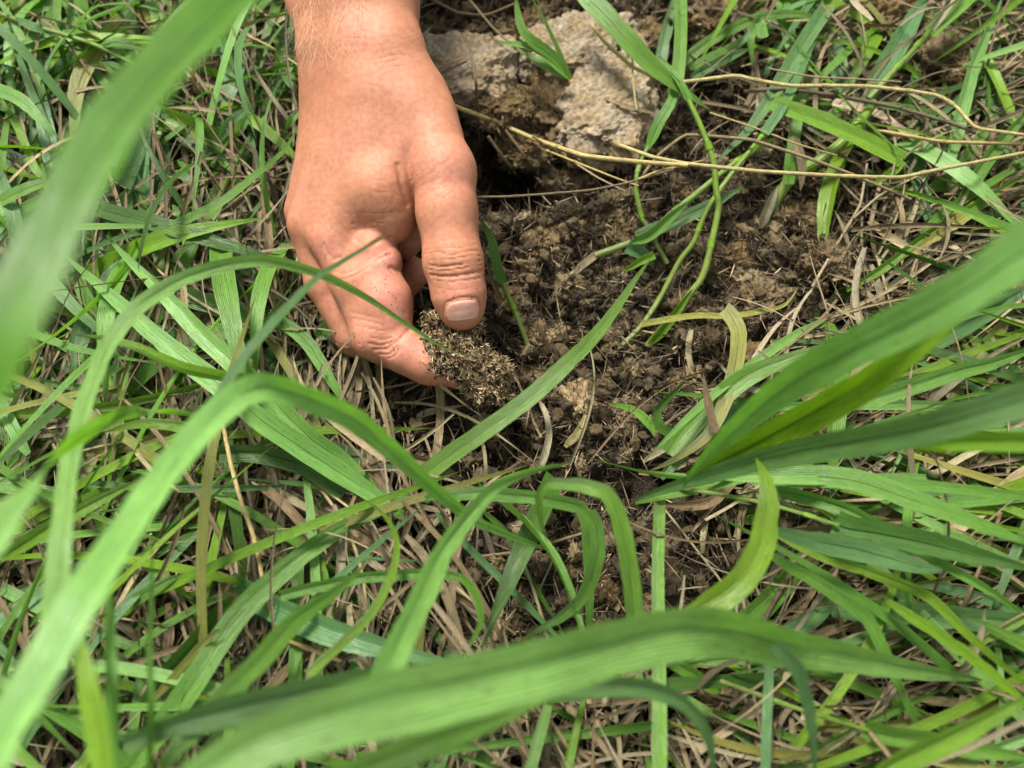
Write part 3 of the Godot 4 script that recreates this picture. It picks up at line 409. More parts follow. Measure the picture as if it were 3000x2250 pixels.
	[0.6,0.08,-33.1,96.2,-245.7,-34.8,95.3,-243.2,-37.7,94.1,-242.1],
	[0.6,0.08,-43.2,100.2,-260.8,-45.3,97.0,-258.3,-50.2,89.9,-260.8],
	[0.6,0.08,-45.9,90.3,-250.1,-50.0,81.5,-252.7,-54.1,83.7,-248.4],
	[0.6,0.1,-29.0,99.0,-254.7,-31.3,97.7,-251.0,-35.4,96.8,-248.7],
	[0.6,0.06,-39.5,103.5,-266.9,-40.5,102.7,-264.3,-42.8,101.3,-263.1],
	[0.6,0.08,-28.2,99.3,-255.8,-29.5,97.4,-251.4,-33.1,96.6,-247.3],
	[0.6,0.06,-28.2,97.4,-252.3,-30.0,96.6,-248.5,-33.5,96.2,-245.9],
	[0.6,0.11,-45.3,100.7,-267.1,-47.1,98.2,-264.9,-51.2,93.2,-266.3],
	[0.6,0.07,-45.3,99.9,-264.1,-46.6,97.5,-261.9,-50.2,92.2,-263.4],
	[0.6,0.08,-43.2,98.0,-256.9,-45.3,95.6,-256.4,-48.6,91.7,-258.5],
	[0.6,0.11,-27.1,96.3,-250.6,-29.3,95.8,-245.8,-33.4,95.3,-242.8],
	[0.6,0.1,-46.3,92.5,-254.5,-49.3,85.6,-256.6,-52.5,86.4,-253.7],
	[0.6,0.06,-45.0,100.5,-265.6,-46.1,98.9,-263.7,-48.8,95.6,-264.2],
	[0.6,0.08,-39.2,93.5,-242.1,-40.8,91.3,-239.6,-44.4,87.6,-239.6],
	[0.6,0.07,-42.1,94.6,-250.3,-43.9,91.8,-246.9,-49.4,80.0,-252.2],
	[0.6,0.11,-32.9,95.0,-242.1,-35.1,93.2,-238.5,-39.3,90.7,-237.1],
	[0.6,0.06,-49.1,99.1,-272.4,-51.7,95.7,-269.6,-56.0,95.6,-265.8],
	[0.6,0.06,-35.7,94.2,-240.9,-37.6,92.1,-237.9,-41.5,89.0,-237.0],
	[0.6,0.06,-47.9,86.0,-251.1,-51.3,81.8,-250.6,-55.1,83.6,-247.2],
	[0.6,0.07,-43.2,102.4,-269.7,-44.3,101.1,-266.1,-47.6,97.9,-265.3],
	[0.6,0.11,-39.0,101.9,-260.2,-39.9,100.6,-258.0,-42.2,98.7,-256.8],
	[0.6,0.06,-44.6,96.8,-257.0,-47.0,92.9,-256.1,-51.3,87.8,-257.7],
	[0.6,0.09,-41.4,102.9,-267.1,-44.4,100.7,-264.8,-49.4,96.0,-267.1],
	[0.6,0.08,-28.9,102.7,-263.1,-30.3,102.2,-260.4,-32.7,102.0,-258.8],
	[0.6,0.11,-35.3,101.6,-257.8,-38.0,99.5,-255.0,-42.6,96.9,-254.6],
	[0.6,0.06,-41.4,99.3,-257.1,-43.6,95.7,-254.1,-48.8,87.7,-256.4],
	[0.6,0.07,-41.5,102.9,-267.8,-44.7,100.5,-264.9,-50.5,94.6,-267.6],
	[0.6,0.08,-91.9,122.9,-338.3,-86.7,124.7,-337.2,-82.3,126.2,-338.6],
	[0.6,0.05,-72.1,124.5,-330.1,-68.2,124.5,-330.3,-64.5,124.4,-332.1],
	[0.6,0.07,-88.4,122.2,-331.5,-82.8,123.8,-330.9,-78.0,124.9,-333.1],
	[0.6,0.09,-83.1,118.7,-318.5,-76.8,119.5,-317.2,-70.7,120.6,-318.1],
	[0.6,0.09,-64.2,122.0,-321.1,-58.8,121.5,-321.6,-53.7,120.4,-325.1],
	[0.6,0.1,-56.3,119.5,-318.5,-50.2,117.3,-322.3,-45.3,110.2,-335.0],
	[0.6,0.06,-80.5,124.9,-333.9,-76.5,125.3,-334.4,-73.0,125.7,-336.5],
	[0.6,0.08,-67.9,124.2,-329.0,-64.1,124.0,-329.2,-60.4,123.7,-331.3],
	[0.6,0.1,-96.9,121.3,-341.5,-91.9,123.5,-339.3,-87.5,125.5,-339.3],
	[0.6,0.07,-56.5,120.7,-321.3,-52.2,119.2,-323.7,-48.4,116.6,-329.4],
	[0.6,0.09,-82.8,125.7,-337.4,-76.5,125.9,-337.0,-70.6,126.1,-339.1],
	[0.6,0.08,-93.4,117.8,-327.8,-88.2,120.0,-325.2,-83.5,121.7,-325.1],
	[0.6,0.11,-56.9,119.0,-316.7,-53.0,118.1,-318.5,-49.5,116.8,-322.5],
	[0.6,0.11,-76.8,123.0,-325.1,-71.1,123.2,-324.7,-65.8,123.7,-326.5],
	[0.6,0.1,-73.6,117.5,-312.1,-67.5,118.1,-312.9,-61.9,119.3,-315.6],
	[0.6,0.08,-79.0,125.6,-336.0,-71.4,125.9,-337.9,-64.5,126.5,-342.8],
	[0.6,0.07,-75.8,118.3,-314.4,-70.4,118.9,-314.7,-65.5,120.1,-316.7],
	[0.6,0.06,-88.2,119.7,-324.4,-82.5,121.0,-322.7,-77.3,122.3,-323.4],
	[0.6,0.1,-81.6,123.9,-330.7,-73.6,124.4,-329.8,-66.0,124.6,-332.7],
	[0.6,0.08,-70.2,123.5,-325.6,-65.9,123.4,-325.6,-61.8,123.5,-327.3],
	[0.6,0.11,-96.5,119.8,-338.9,-91.6,122.0,-336.1,-87.1,123.9,-335.6],
	[0.6,0.1,-88.3,116.7,-319.2,-82.8,118.3,-317.5,-77.6,119.8,-318.0],
	[0.6,0.08,-69.9,119.5,-315.8,-64.7,120.1,-316.7,-60.1,120.9,-319.4],
	[0.6,0.05,-71.8,124.8,-332.0,-66.6,124.7,-333.0,-61.9,124.4,-336.7],
	[0.6,0.07,-83.2,122.6,-327.4,-77.3,123.4,-326.5,-71.8,124.1,-328.2],
	[0.6,0.09,-55.2,118.4,-316.6,-48.1,115.3,-320.4],
	[0.6,0.09,-73.5,119.4,-316.1,-68.2,119.7,-316.0,-63.2,120.4,-317.6],
	[0.6,0.07,-74.3,124.2,-329.0,-70.4,124.4,-329.8,-67.0,124.7,-332.3],
	[0.6,0.11,-71.6,119.9,-316.8,-65.0,120.4,-317.4,-58.8,121.1,-320.6],
	[0.6,0.09,-84.8,118.8,-319.8,-80.6,119.6,-318.8,-76.6,120.6,-319.3],
	[0.6,0.1,-56.2,117.8,-314.4,-49.9,116.0,-316.2,-44.3,111.0,-324.6],
	[0.6,0.06,-70.7,124.7,-331.3,-64.9,124.4,-331.3,-59.4,123.6,-334.5],
	[0.6,0.07,-55.6,121.0,-323.4,-50.8,118.9,-327.6,-47.2,112.7,-338.9],
	[0.6,0.09,-89.3,118.2,-322.7,-81.1,120.1,-320.0,-73.4,121.7,-320.8],
	[0.6,0.09,-80.3,125.1,-334.5,-73.7,125.3,-334.7,-67.5,125.5,-337.9],
	[0.6,0.07,-80.4,117.7,-314.9,-75.7,118.5,-314.8,-71.4,119.6,-316.1],
	[0.6,0.1,-69.9,118.4,-313.7,-65.5,118.5,-313.7,-61.3,119.0,-315.2],
	[0.6,0.1,-87.5,124.4,-337.1,-81.0,125.3,-335.7,-75.0,125.9,-337.4],
	[0.6,0.11,-65.6,123.4,-325.2,-60.3,123.0,-326.2,-55.4,121.9,-330.3],
	[0.6,0.06,-83.8,123.4,-330.2,-77.3,124.0,-328.9,-71.1,124.6,-330.4]]
const NAIL := [[-31.8, 70.8, -199.3], [-16.3, 69.4, -202.5], [-33.1, 61.5, -195.5], [-15.3, 60.6, -198.2]]
const HAIR := [[-111.4, 115.5, -351.3], [-71.5, 125.9, -338.0], [-104.5, 104.2, -322.1], [-74.1, 116.1, -308.7]]
const PINK := [[-63.3, 68.8, -226.1, 10, 1, 40], [-59.2, 63.8, -205.2, 15, 1, 60], [-52.6, 52.3, -184.5, 13, 0.8, 50], [-93.3, 71.8, -231.3, 8, 0.8, 6], [-28.0, 99.5, -256.3, 15, 0.5, 0], [-32.8, 92.6, -237.1, 10, 0.2, 0], [-35.8, 44.7, -174.1, 14, 0.45, 60], [-24.6, 73.7, -200.9, 10, 0.8, 30], [-74.9, 53.9, -190.4, 10, 0.5, 20], [-50.5, 98.4, -272.4, 13, 0.4, 0], [-90.8, 44.8, -213.0, 14, 0.4, 10], [-104.4, 78.7, -261.2, 12, 0.3, 0], [-83.1, 97.1, -275.8, 14, 0.25, 0]]
const DIPS := [[80, -241, 97, 72, -13], [-7, -353, 25, 31, -70], [5, -367, 20, 17, -30], [26, -338, 33, 19, -34], [-70, -229, 30, 44, -14], [-25, -204, 21, 24, -22], [-89, -116, 21, 21, -6], [-255, -179, 30, 18, -10]]
const SOIL := [-80, -189, -87, -222, -55, -290, -61, -367, -65, -485, 0, -529, 144, -529, 125, -417, 169, -367, 214, -327, 208, -275, 185, -241, 135, -200, 93, -162, 54, -139, -4, -126, -47, -139]
const SOIL_LOW := [-21, -116, 36, -126, 116, -120, 119, -81, 98, -49, 24, -41, -33, -57]
const CLUMP := [[-44.5, 42.2, -206.2, 3], [-36.9, 45.4, -201.3, 4.4], [-27.8, 48.5, -198.5, 4.2], [-18.7, 49.5, -198.3, 3.2], [-44.2, 42.7, -186.8, 4], [-37.9, 47.2, -186.9, 5.4], [-30.0, 48.5, -185.0, 6], [-35.1, 44.2, -180.7, 4.6], [-23.7, 46.8, -183.6, 5], [-19.7, 44.8, -177.3, 5.8], [-13.7, 43.3, -176.5, 5.2], [-8.6, 42.9, -177.9, 3.4], [-4.8, 40.5, -175.3, 2.2], [-18.6, 40.1, -172.4, 4.4], [-15.2, 37.1, -168.3, 4.2], [-9.0, 36.7, -167.5, 2.6], [-27.5, 44.5, -179.0, 4]]
const TOWARDS_VIEWER := Vector3(0,0.8988,0.4384)

const TINT := {
	"g": [0.225, 0.485, 0.065], "p": [0.345, 0.66, 0.17], "b": [0.20, 0.42, 0.14], "y": [0.28, 0.53, 0.03], "d": [0.10, 0.245, 0.03], "f": [0.12, 0.32, 0.022],
	"o": [0.44, 0.45, 0.11], "s": [0.80, 0.66, 0.27], "w": [0.57, 0.485, 0.305], "r": [0.36, 0.275, 0.155], "k": [0.19, 0.155, 0.095],
	"c": [0.285, 0.25, 0.19], "n": [0.16, 0.127, 0.076], "t": [0.30, 0.24, 0.15]}

var rng := RandomNumberGenerator.new()
var taken := {}
var leaf_material: StandardMaterial3D
var straw_material: StandardMaterial3D
var skin_material: StandardMaterial3D
var soil_material: StandardMaterial3D
var clod_material: StandardMaterial3D
var chaff_material: StandardMaterial3D
var relief := FastNoiseLite.new()
var fine := FastNoiseLite.new()
var soil_area := PackedVector2Array()
var soil_area_low := PackedVector2Array()


func _ready() -> void:
	rng.seed = 7
	set_view_and_light()
	make_materials()
	if ALL:
		make_ground()
	make_person()
	make_clump()
	if ALL:
		make_clods()
		make_blades()
		make_plants()
		make_straws()
		make_scatter()


func set_view_and_light() -> void:
	var lens := CameraAttributesPhysical.new()
	lens.frustum_focal_length = 24.17
	lens.frustum_focus_distance = 0.402
	lens.exposure_aperture = 5.0
	lens.frustum_near = 0.01
	lens.frustum_far = 200.0
	var camera := Camera3D.new()
	camera.name = "camera"
	camera.attributes = lens
	camera.position = Vector3(0, 0.39, 0)
	camera.rotation_degrees = Vector3(-64, 0, 0)
	add_child(camera)
	camera.near = 0.01
	camera.far = 200.0
	camera.current = true
	var sky_look := ProceduralSkyMaterial.new()
	sky_look.sky_top_color = Color(0.85, 0.86, 0.88)
	sky_look.sky_horizon_color = Color(0.72, 0.74, 0.75)
	sky_look.sky_curve = 0.3
	sky_look.ground_bottom_color = Color(0.20, 0.24, 0.14)
	sky_look.ground_horizon_color = Color(0.42, 0.46, 0.36)
	sky_look.sun_angle_max = 0.0
	var sky := Sky.new()
	sky.sky_material = sky_look
	var e := Environment.new()
	e.background_mode = Environment.BG_SKY
	e.sky = sky
	e.tonemap_mode = Environment.TONE_MAPPER_LINEAR
	e.tonemap_exposure = 3.1
	e.background_energy_multiplier = 0.44
	e.sdfgi_enabled = true
	e.ssao_enabled = true
	e.ssil_enabled = true
	var around := WorldEnvironment.new()
	around.name = "environment"
	around.environment = e
	add_child(around)
	var sun := DirectionalLight3D.new()
	sun.name = "sun"
	sun.light_color = Color(1.0, 0.98, 0.95)
	sun.light_energy = 0.95
	sun.light_angular_distance = 16.0
	sun.shadow_enabled = true
	sun.rotation_degrees = Vector3(-58, -152, 0)
	add_child(sun)


# ---------------------------------------------------------------- materials
func shade(v: float) -> Color:
	return Color(v, v, v)


func make_materials() -> void:
	relief.seed = 3
	relief.frequency = 1.0
	fine.seed = 11
	fine.noise_type = FastNoiseLite.TYPE_SIMPLEX_SMOOTH
	fine.frequency = 1.0
	var streak := FastNoiseLite.new()
	streak.seed = 21
	streak.frequency = 1.0
	# leaf: parallel veins, a pale midrib, faint blotches and a few pale flecks
	var leaf := Image.create(128, 512, false, Image.FORMAT_RGB8)
	var ribs := Image.create(128, 512, false, Image.FORMAT_RGB8)
	for y in 512:
		for x in 128:
			var u := x / 127.0
			var wave := sin(u * TAU * 13.0)
			var v := 0.78 + 0.06 * wave + 0.15 * streak.get_noise_2d(x * 0.22, y * 0.006) + 0.07 * streak.get_noise_2d(x * 0.045, y * 0.012 + 90.0) + 0.05 * streak.get_noise_2d(x * 0.5, y * 0.12 + 300.0)
			var mid := exp(-pow((u - 0.5) / 0.022, 2.0))
			v += 0.12 * mid
			var fleck := maxf(0.0, streak.get_noise_2d(x * 0.16 + 500.0, y * 0.06) - 0.42)
			v += fleck * 0.5
			var spot := smoothstep(0.47, 0.56, streak.get_noise_2d(x * 0.11 + 1300.0, y * 0.045))
			v *= 1.0 - 0.55 * spot
			leaf.set_pixel(x, y, Color(clampf(v + fleck * 0.35, 0, 1), clampf(v * (1.0 - 0.2 * spot), 0, 1), clampf(v * 0.97 + 0.06 * mid + fleck * 0.25, 0, 1)))
			ribs.set_pixel(x, y, shade(clampf(0.5 + 0.25 * wave - 0.3 * mid + 0.2 * streak.get_noise_2d(x * 0.3, y * 0.02), 0, 1)))
	leaf_material = StandardMaterial3D.new()
	leaf_material.resource_name = "leaf"
	leaf_material.vertex_color_use_as_albedo = true
	leaf_material.albedo_texture = ImageTexture.create_from_image(leaf)
	leaf_material.heightmap_enabled = true
	leaf_material.heightmap_texture = ImageTexture.create_from_image(ribs)
	leaf_material.heightmap_scale = 0.03
	leaf_material.roughness = 0.38
	leaf_material.metallic_specular = 0.5
	leaf_material.backlight_enabled = true
	leaf_material.backlight = Color(0.80, 0.92, 0.30)
	leaf_material.cull_mode = BaseMaterial3D.CULL_DISABLED
	# dead straw: strong fibres, dark specks
	var dead := Image.create(128, 512, false, Image.FORMAT_RGB8)
	var fibres := Image.create(128, 512, false, Image.FORMAT_RGB8)
	for y in 512:
		for x in 128:
			var n := streak.get_noise_2d(x * 0.33, y * 0.008)
			var v := 0.76 + 0.28 * n + 0.16 * streak.get_noise_2d(x * 0.05, y * 0.02 + 40.0)
			var speck := maxf(0.0, streak.get_noise_2d(x * 0.35 + 900.0, y * 0.14) - 0.33)
			v -= speck * 1.1
			dead.set_pixel(x, y, Color(clampf(v, 0.05, 1), clampf(v * 0.985, 0.05, 1), clampf(v * 0.95, 0.05, 1)))
			fibres.set_pixel(x, y, shade(clampf(0.5 + 0.6 * n, 0, 1)))
	straw_material = StandardMaterial3D.new()
	straw_material.resource_name = "straw"
	straw_material.vertex_color_use_as_albedo = true
	straw_material.albedo_texture = ImageTexture.create_from_image(dead)
	straw_material.heightmap_enabled = true
	straw_material.heightmap_texture = ImageTexture.create_from_image(fibres)
	straw_material.heightmap_scale = 0.03
	straw_material.roughness = 0.6
	straw_material.metallic_specular = 0.4
	straw_material.backlight_enabled = true
	straw_material.backlight = Color(0.45, 0.4, 0.3)
	straw_material.cull_mode = BaseMaterial3D.CULL_DISABLED
	# skin: mottled colour, fine cells of the outer skin
	skin_material = StandardMaterial3D.new()
	skin_material.resource_name = "skin"
	skin_material.vertex_color_use_as_albedo = true
	var cells := noise_picture(FastNoiseLite.TYPE_CELLULAR, 0.055, 5)
	skin_material.albedo_texture = ramp_picture(0.012, 4, [Color(0.95, 0.86, 0.85), Color(0.975, 0.94, 0.93), Color(1, 0.985, 0.97)])
	skin_material.uv1_triplanar = true
	skin_material.uv1_scale = Vector3.ONE * 38.0
	skin_material.heightmap_enabled = true
	skin_material.heightmap_texture = cells
	skin_material.heightmap_scale = 0.011
	skin_material.roughness = 0.58
	skin_material.metallic_specular = 0.38
	skin_material.subsurf_scatter_enabled = true
	skin_material.subsurf_scatter_strength = 0.03
	# soil and clods
	soil_material = StandardMaterial3D.new()
	soil_material.resource_name = "soil"
	soil_material.vertex_color_use_as_albedo = true
	soil_material.albedo_texture = ramp_picture(0.06, 9, [Color(0.45, 0.42, 0.40), Color(0.75, 0.72, 0.70), Color(1, 1, 1)])
	soil_material.uv1_triplanar = true
	soil_material.uv1_scale = Vector3.ONE * 16.0
	soil_material.heightmap_enabled = true
	soil_material.heightmap_texture = noise_picture(FastNoiseLite.TYPE_SIMPLEX, 0.05, 6)
	soil_material.heightmap_scale = 0.25
	soil_material.roughness = 0.95
	soil_material.metallic_specular = 0.2
	clod_material = soil_material.duplicate()
	clod_material.resource_name = "clod"
	clod_material.heightmap_scale = 0.06
	clod_material.albedo_texture = ramp_picture(0.03, 14, [Color(0.74, 0.71, 0.68), Color(0.87, 0.85, 0.83), Color(1, 1, 1)])
	clod_material.uv1_scale = Vector3.ONE * 13.0
	chaff_material = StandardMaterial3D.new()
	chaff_material.resource_name = "chaff"
	chaff_material.vertex_color_use_as_albedo = true
	chaff_material.roughness = 0.85
	chaff_material.metallic_specular = 0.2
	chaff_material.cull_mode = BaseMaterial3D.CULL_DISABLED


func noise_picture(type: int, frequency: float, seed_: int) -> NoiseTexture2D:
	var n := FastNoiseLite.new()
	n.noise_type = type
	n.frequency = frequency
	n.seed = seed_
	if type == FastNoiseLite.TYPE_CELLULAR:
		n.cellular_return_type = FastNoiseLite.RETURN_DISTANCE2_SUB
		n.fractal_type = FastNoiseLite.FRACTAL_FBM
		n.fractal_octaves = 2
	else:
		n.fractal_octaves = 5
	var t := NoiseTexture2D.new()
	t.width = 512
	t.height = 512
	t.seamless = true
	t.noise = n
	return t


func ramp_picture(frequency: float, seed_: int, colours: Array) -> NoiseTexture2D:
	var t := noise_picture(FastNoiseLite.TYPE_SIMPLEX, frequency, seed_)
	var g := Gradient.new()
	g.offsets = PackedFloat32Array([0.2, 0.5, 0.8])
	g.colors = PackedColorArray(colours)
	t.color_ramp = g
	return t


# ---------------------------------------------------------------- naming
func numbered(called: String) -> String:
	var n: int = taken.get(called, 0)
	taken[called] = n + 1
	return called if n == 0 else "%s_%03d" % [called, n]


func tag(o: Node, label: String, category: String, group := "", kind := "") -> void:
	o.set_meta("label", label)
	if category:
		o.set_meta("category", category)
	if group:
		o.set_meta("group", group)
	if kind:
		o.set_meta("kind", kind)


func put(called: String, mesh: Mesh, material: Material, parent: Node = null, at := Vector3.ZERO) -> MeshInstance3D:
	var o := MeshInstance3D.new()
	o.name = numbered(called) if parent == null else called
	o.mesh = mesh
	o.material_override = material
	o.position = at
	if parent == null:
		add_child(o, true)
	else:
		parent.add_child(o, true)
	return o


# ---------------------------------------------------------------- curves, blades and stems
func points(flat: Array) -> PackedVector3Array:
	var p := PackedVector3Array()
	for i in range(0, flat.size(), 3):
		p.append(Vector3(flat[i], flat[i + 1], flat[i + 2]) * 0.0001)
	return p


func smooth_path(p: PackedVector3Array, step: float, straight := 0.0) -> PackedVector3Array:
	var dense := PackedVector3Array()
	for i in p.size() - 1:
		var a := p[maxi(i - 1, 0)]
		var d := p[mini(i + 2, p.size() - 1)]
		for k in 8:
			dense.append(p[i].cubic_interpolate(p[i + 1], a, d, k / 8.0).lerp(p[i].lerp(p[i + 1], k / 8.0), straight))
	dense.append(p[p.size() - 1])
	var length := 0.0
	for i in dense.size() - 1:
		length += dense[i].distance_to(dense[i + 1])
	var count := clampi(int(length / step), 6, 60)
	var out := PackedVector3Array([dense[0]])
	var walked := 0.0
	var at := 0
	for k in range(1, count + 1):
		var goal := length * k / count
		while at < dense.size() - 2 and walked + dense[at].distance_to(dense[at + 1]) < goal:
			walked += dense[at].distance_to(dense[at + 1])
			at += 1
		var piece := dense[at].distance_to(dense[at + 1])
		out.append(dense[at].lerp(dense[at + 1], clampf((goal - walked) / maxf(piece, 1e-6), 0, 1)))
	return out


func broad(profile: String, t: float) -> float:
	match profile:
		"B": return minf(1.0, 0.45 + t * 3.5) * (1.0 if t < 0.45 else pow(maxf(0.0, 1.0 - pow((t - 0.45) / 0.55, 1.7)), 0.8))
		"T": return (1.0 - 0.12 * t) if t < 0.4 else (1.0 - 0.12 * t) * pow(maxf(0.0, 1.0 - pow((t - 0.4) / 0.6, 1.6)), 0.85)
		"C": return minf(1.0, 0.6 + t * 3.0) * minf(1.0, 0.5 + (1.0 - t) * 4.0)
		"L": return pow(sin(PI * clampf(0.03 + t * 0.96, 0, 1)), 0.75)
		_: return 1.0


func tinted(key: String) -> Color:
	var c: Array = TINT[key]
	var k := rng.randf_range(0.86, 1.14)
	return Color(c[0] * k * rng.randf_range(0.92, 1.08), c[1] * k, c[2] * k * rng.randf_range(0.88, 1.12))


## A grass blade: a keeled strip that follows the path, its flat side mostly to the sky.
func ribbon(path: PackedVector3Array, origin: Vector3, width: float, profile: String, colour: Color, keel := 0.3, roll := 0.0, twist := 0.0, across := 6, ragged := 0.05) -> ArrayMesh:
	var n := path.size()
	var v := PackedVector3Array()
	var nn := PackedVector3Array()
	var uv := PackedVector2Array()
	var cc := PackedColorArray()
	var idx := PackedInt32Array()
	var phase := rng.randf() * 100.0
	var tip := rng.randf() < 0.35
	var run := 0.0
	var side_before := Vector3.ZERO
	for i in n:
		var t := float(i) / (n - 1)
		var along := (path[mini(i + 1, n - 1)] - path[maxi(i - 1, 0)]).normalized()
		var side := along.cross(Vector3(0, 0.86, 0.5).rotated(along, roll + twist * t)).normalized()
		if i > 0:
			if side.dot(side_before) < 0.0:
				side = -side
			side = (side + side_before * 0.8).normalized()
			side = (side - along * side.dot(along)).normalized()
			run += path[i].distance_to(path[i - 1])
		side_before = side
		var face := side.cross(along)
		var w := maxf(width * broad(profile, t) * (1.0 + ragged * relief.get_noise_2d(run * 60.0, phase)), width * 0.012)
		var wave := relief.get_noise_2d(run * 28.0, phase + 50.0) * 0.5
		for k in across + 1:
			var u := 2.0 * k / across - 1.0
			if k == 0 or k == across:
				u *= 1.0 - 0.5 * maxf(0.0, relief.get_noise_2d(run * 170.0 + k * 31.0, phase + 7.0) - 0.28)
			var lift := (absf(u) - 0.5) * keel + wave * u * 0.25 + 0.06 * sin(u * 9.0)
			v.append(path[i] + side * (u * w * 0.5) + face * (lift * w * 0.5) - origin)
			nn.append((face - side * (signf(u) * keel * 0.75 if absf(u) > 0.05 else 0.0)).normalized())
			uv.append(Vector2(k / float(across), run / maxf(width, 0.001) * 0.11 + phase))
			var patch := 1.0 + 0.16 * relief.get_noise_2d(run * 35.0 + phase * 3.0, u * 0.7)
			var c := colour * patch
			if tip and t > 0.93:
				c = c.lerp(Color(0.34, 0.27, 0.10), (t - 0.93) / 0.07 * 0.8)
			cc.append(Color(c.r, c.g, c.b, 1))
	for i in n - 1:
		for k in across:
			var a := i * (across + 1) + k
			var b := a + across + 1
			idx.append_array([a, b, a + 1, a + 1, b, b + 1])
	return committed(v, nn, uv, cc, idx)


func committed(v: PackedVector3Array, nn: PackedVector3Array, uv: PackedVector2Array, cc: PackedColorArray, idx: PackedInt32Array) -> ArrayMesh:
	var arrays := []
	arrays.resize(Mesh.ARRAY_MAX)
	arrays[Mesh.ARRAY_VERTEX] = v
	arrays[Mesh.ARRAY_NORMAL] = nn
	if uv.size():
		arrays[Mesh.ARRAY_TEX_UV] = uv
	arrays[Mesh.ARRAY_COLOR] = cc
	arrays[Mesh.ARRAY_INDEX] = idx
	var m := ArrayMesh.new()
	m.add_surface_from_arrays(Mesh.PRIMITIVE_TRIANGLES, arrays)
	return m


## A round stalk; ends: 0 open, 1 drawn to a point at the far end.
func tube(path: PackedVector3Array, origin: Vector3, radius: float, colour: Color, far_colour: Color, pointed := 0.0, sides := 8, uneven := 0.06) -> ArrayMesh:
	var n := path.size()
	var v := PackedVector3Array()
	var nn := PackedVector3Array()
	var uv := PackedVector2Array()
	var cc := PackedColorArray()
	var idx := PackedInt32Array()
	var phase := rng.randf() * 100.0
	var run := 0.0
	var side := Vector3.ZERO
	for i in n:
		var t := float(i) / (n - 1)
		var along := (path[mini(i + 1, n - 1)] - path[maxi(i - 1, 0)]).normalized()
		if i == 0:
			side = along.cross(Vector3(0.31, 0.9, 0.3)).normalized()
		else:
			side = (side - along * side.dot(along)).normalized()
			run += path[i].distance_to(path[i - 1])
		var face := side.cross(along)
		var r := radius * (1.0 - pointed * t * t) * (1.0 + uneven * relief.get_noise_2d(run * 90.0, phase))
		var c := colour.lerp(far_colour, t) * (1.0 + 0.18 * relief.get_noise_2d(run * 50.0, phase + 9.0))
		for k in sides + 1:
			var a := TAU * k / sides
			var d := side * cos(a) + face * sin(a)
			v.append(path[i] + d * r - origin)
			nn.append(d)
			uv.append(Vector2(float(k) / sides, run / radius * 0.03 + phase))
			cc.append(Color(c.r, c.g, c.b, 1))
	for i in n - 1:
		for k in sides:
			var a := i * (sides + 1) + k
			var b := a + sides + 1
			idx.append_array([a, a + 1, b, a + 1, b + 1, b])
	for e in [0, n - 1]:
		var at := v.size()
		var along := (path[1] - path[0]).normalized() * -1.0 if e == 0 else (path[n - 1] - path[n - 2]).normalized()
		v.append(path[e] + along * radius * 0.2 - origin)
		nn.append(along)
		uv.append(Vector2(0.5, phase))
		cc.append(cc[e * (sides + 1)])
		for k in sides:
			if e == 0:
				idx.append_array([at, k + 1, k])
			else:
				idx.append_array([at, e * (sides + 1) + k, e * (sides + 1) + k + 1])
	return committed(v, nn, uv, cc, idx)


# ---------------------------------------------------------------- ground
func dip(x: float, z: float) -> float:
	var y := 0.0
	for d in DIPS:
		y += d[4] * exp(-pow((x - d[0]) / d[2], 2.0) - pow((z - d[1]) / d[3], 2.0))
	return y


func in_soil(x: float, z: float) -> bool:
	var p := Vector2(x + 14.0 * relief.get_noise_2d(x * 0.03, z * 0.03), z + 14.0 * relief.get_noise_2d(x * 0.03 + 70.0, z * 0.03))
	return Geometry2D.is_point_in_polygon(p, soil_area) or Geometry2D.is_point_in_polygon(p, soil_area_low)


func ground_height(x: float, z: float) -> float:
	var y := dip(x, z)
	y += 7.0 * relief.get_noise_2d(x * 0.018, z * 0.018) + 5.0 * relief.get_noise_2d(x * 0.055, z * 0.055 + 40.0)
	var lump := absf(relief.get_noise_2d(x * 0.11, z * 0.11 + 80.0))
	var heap := relief.get_noise_2d(x * 0.05 + 200.0, z * 0.05)
	return y + 9.0 * (0.35 - lump) + 54.0 * heap * absf(heap) + 2.2 * fine.get_noise_2d(x * 0.3, z * 0.3)


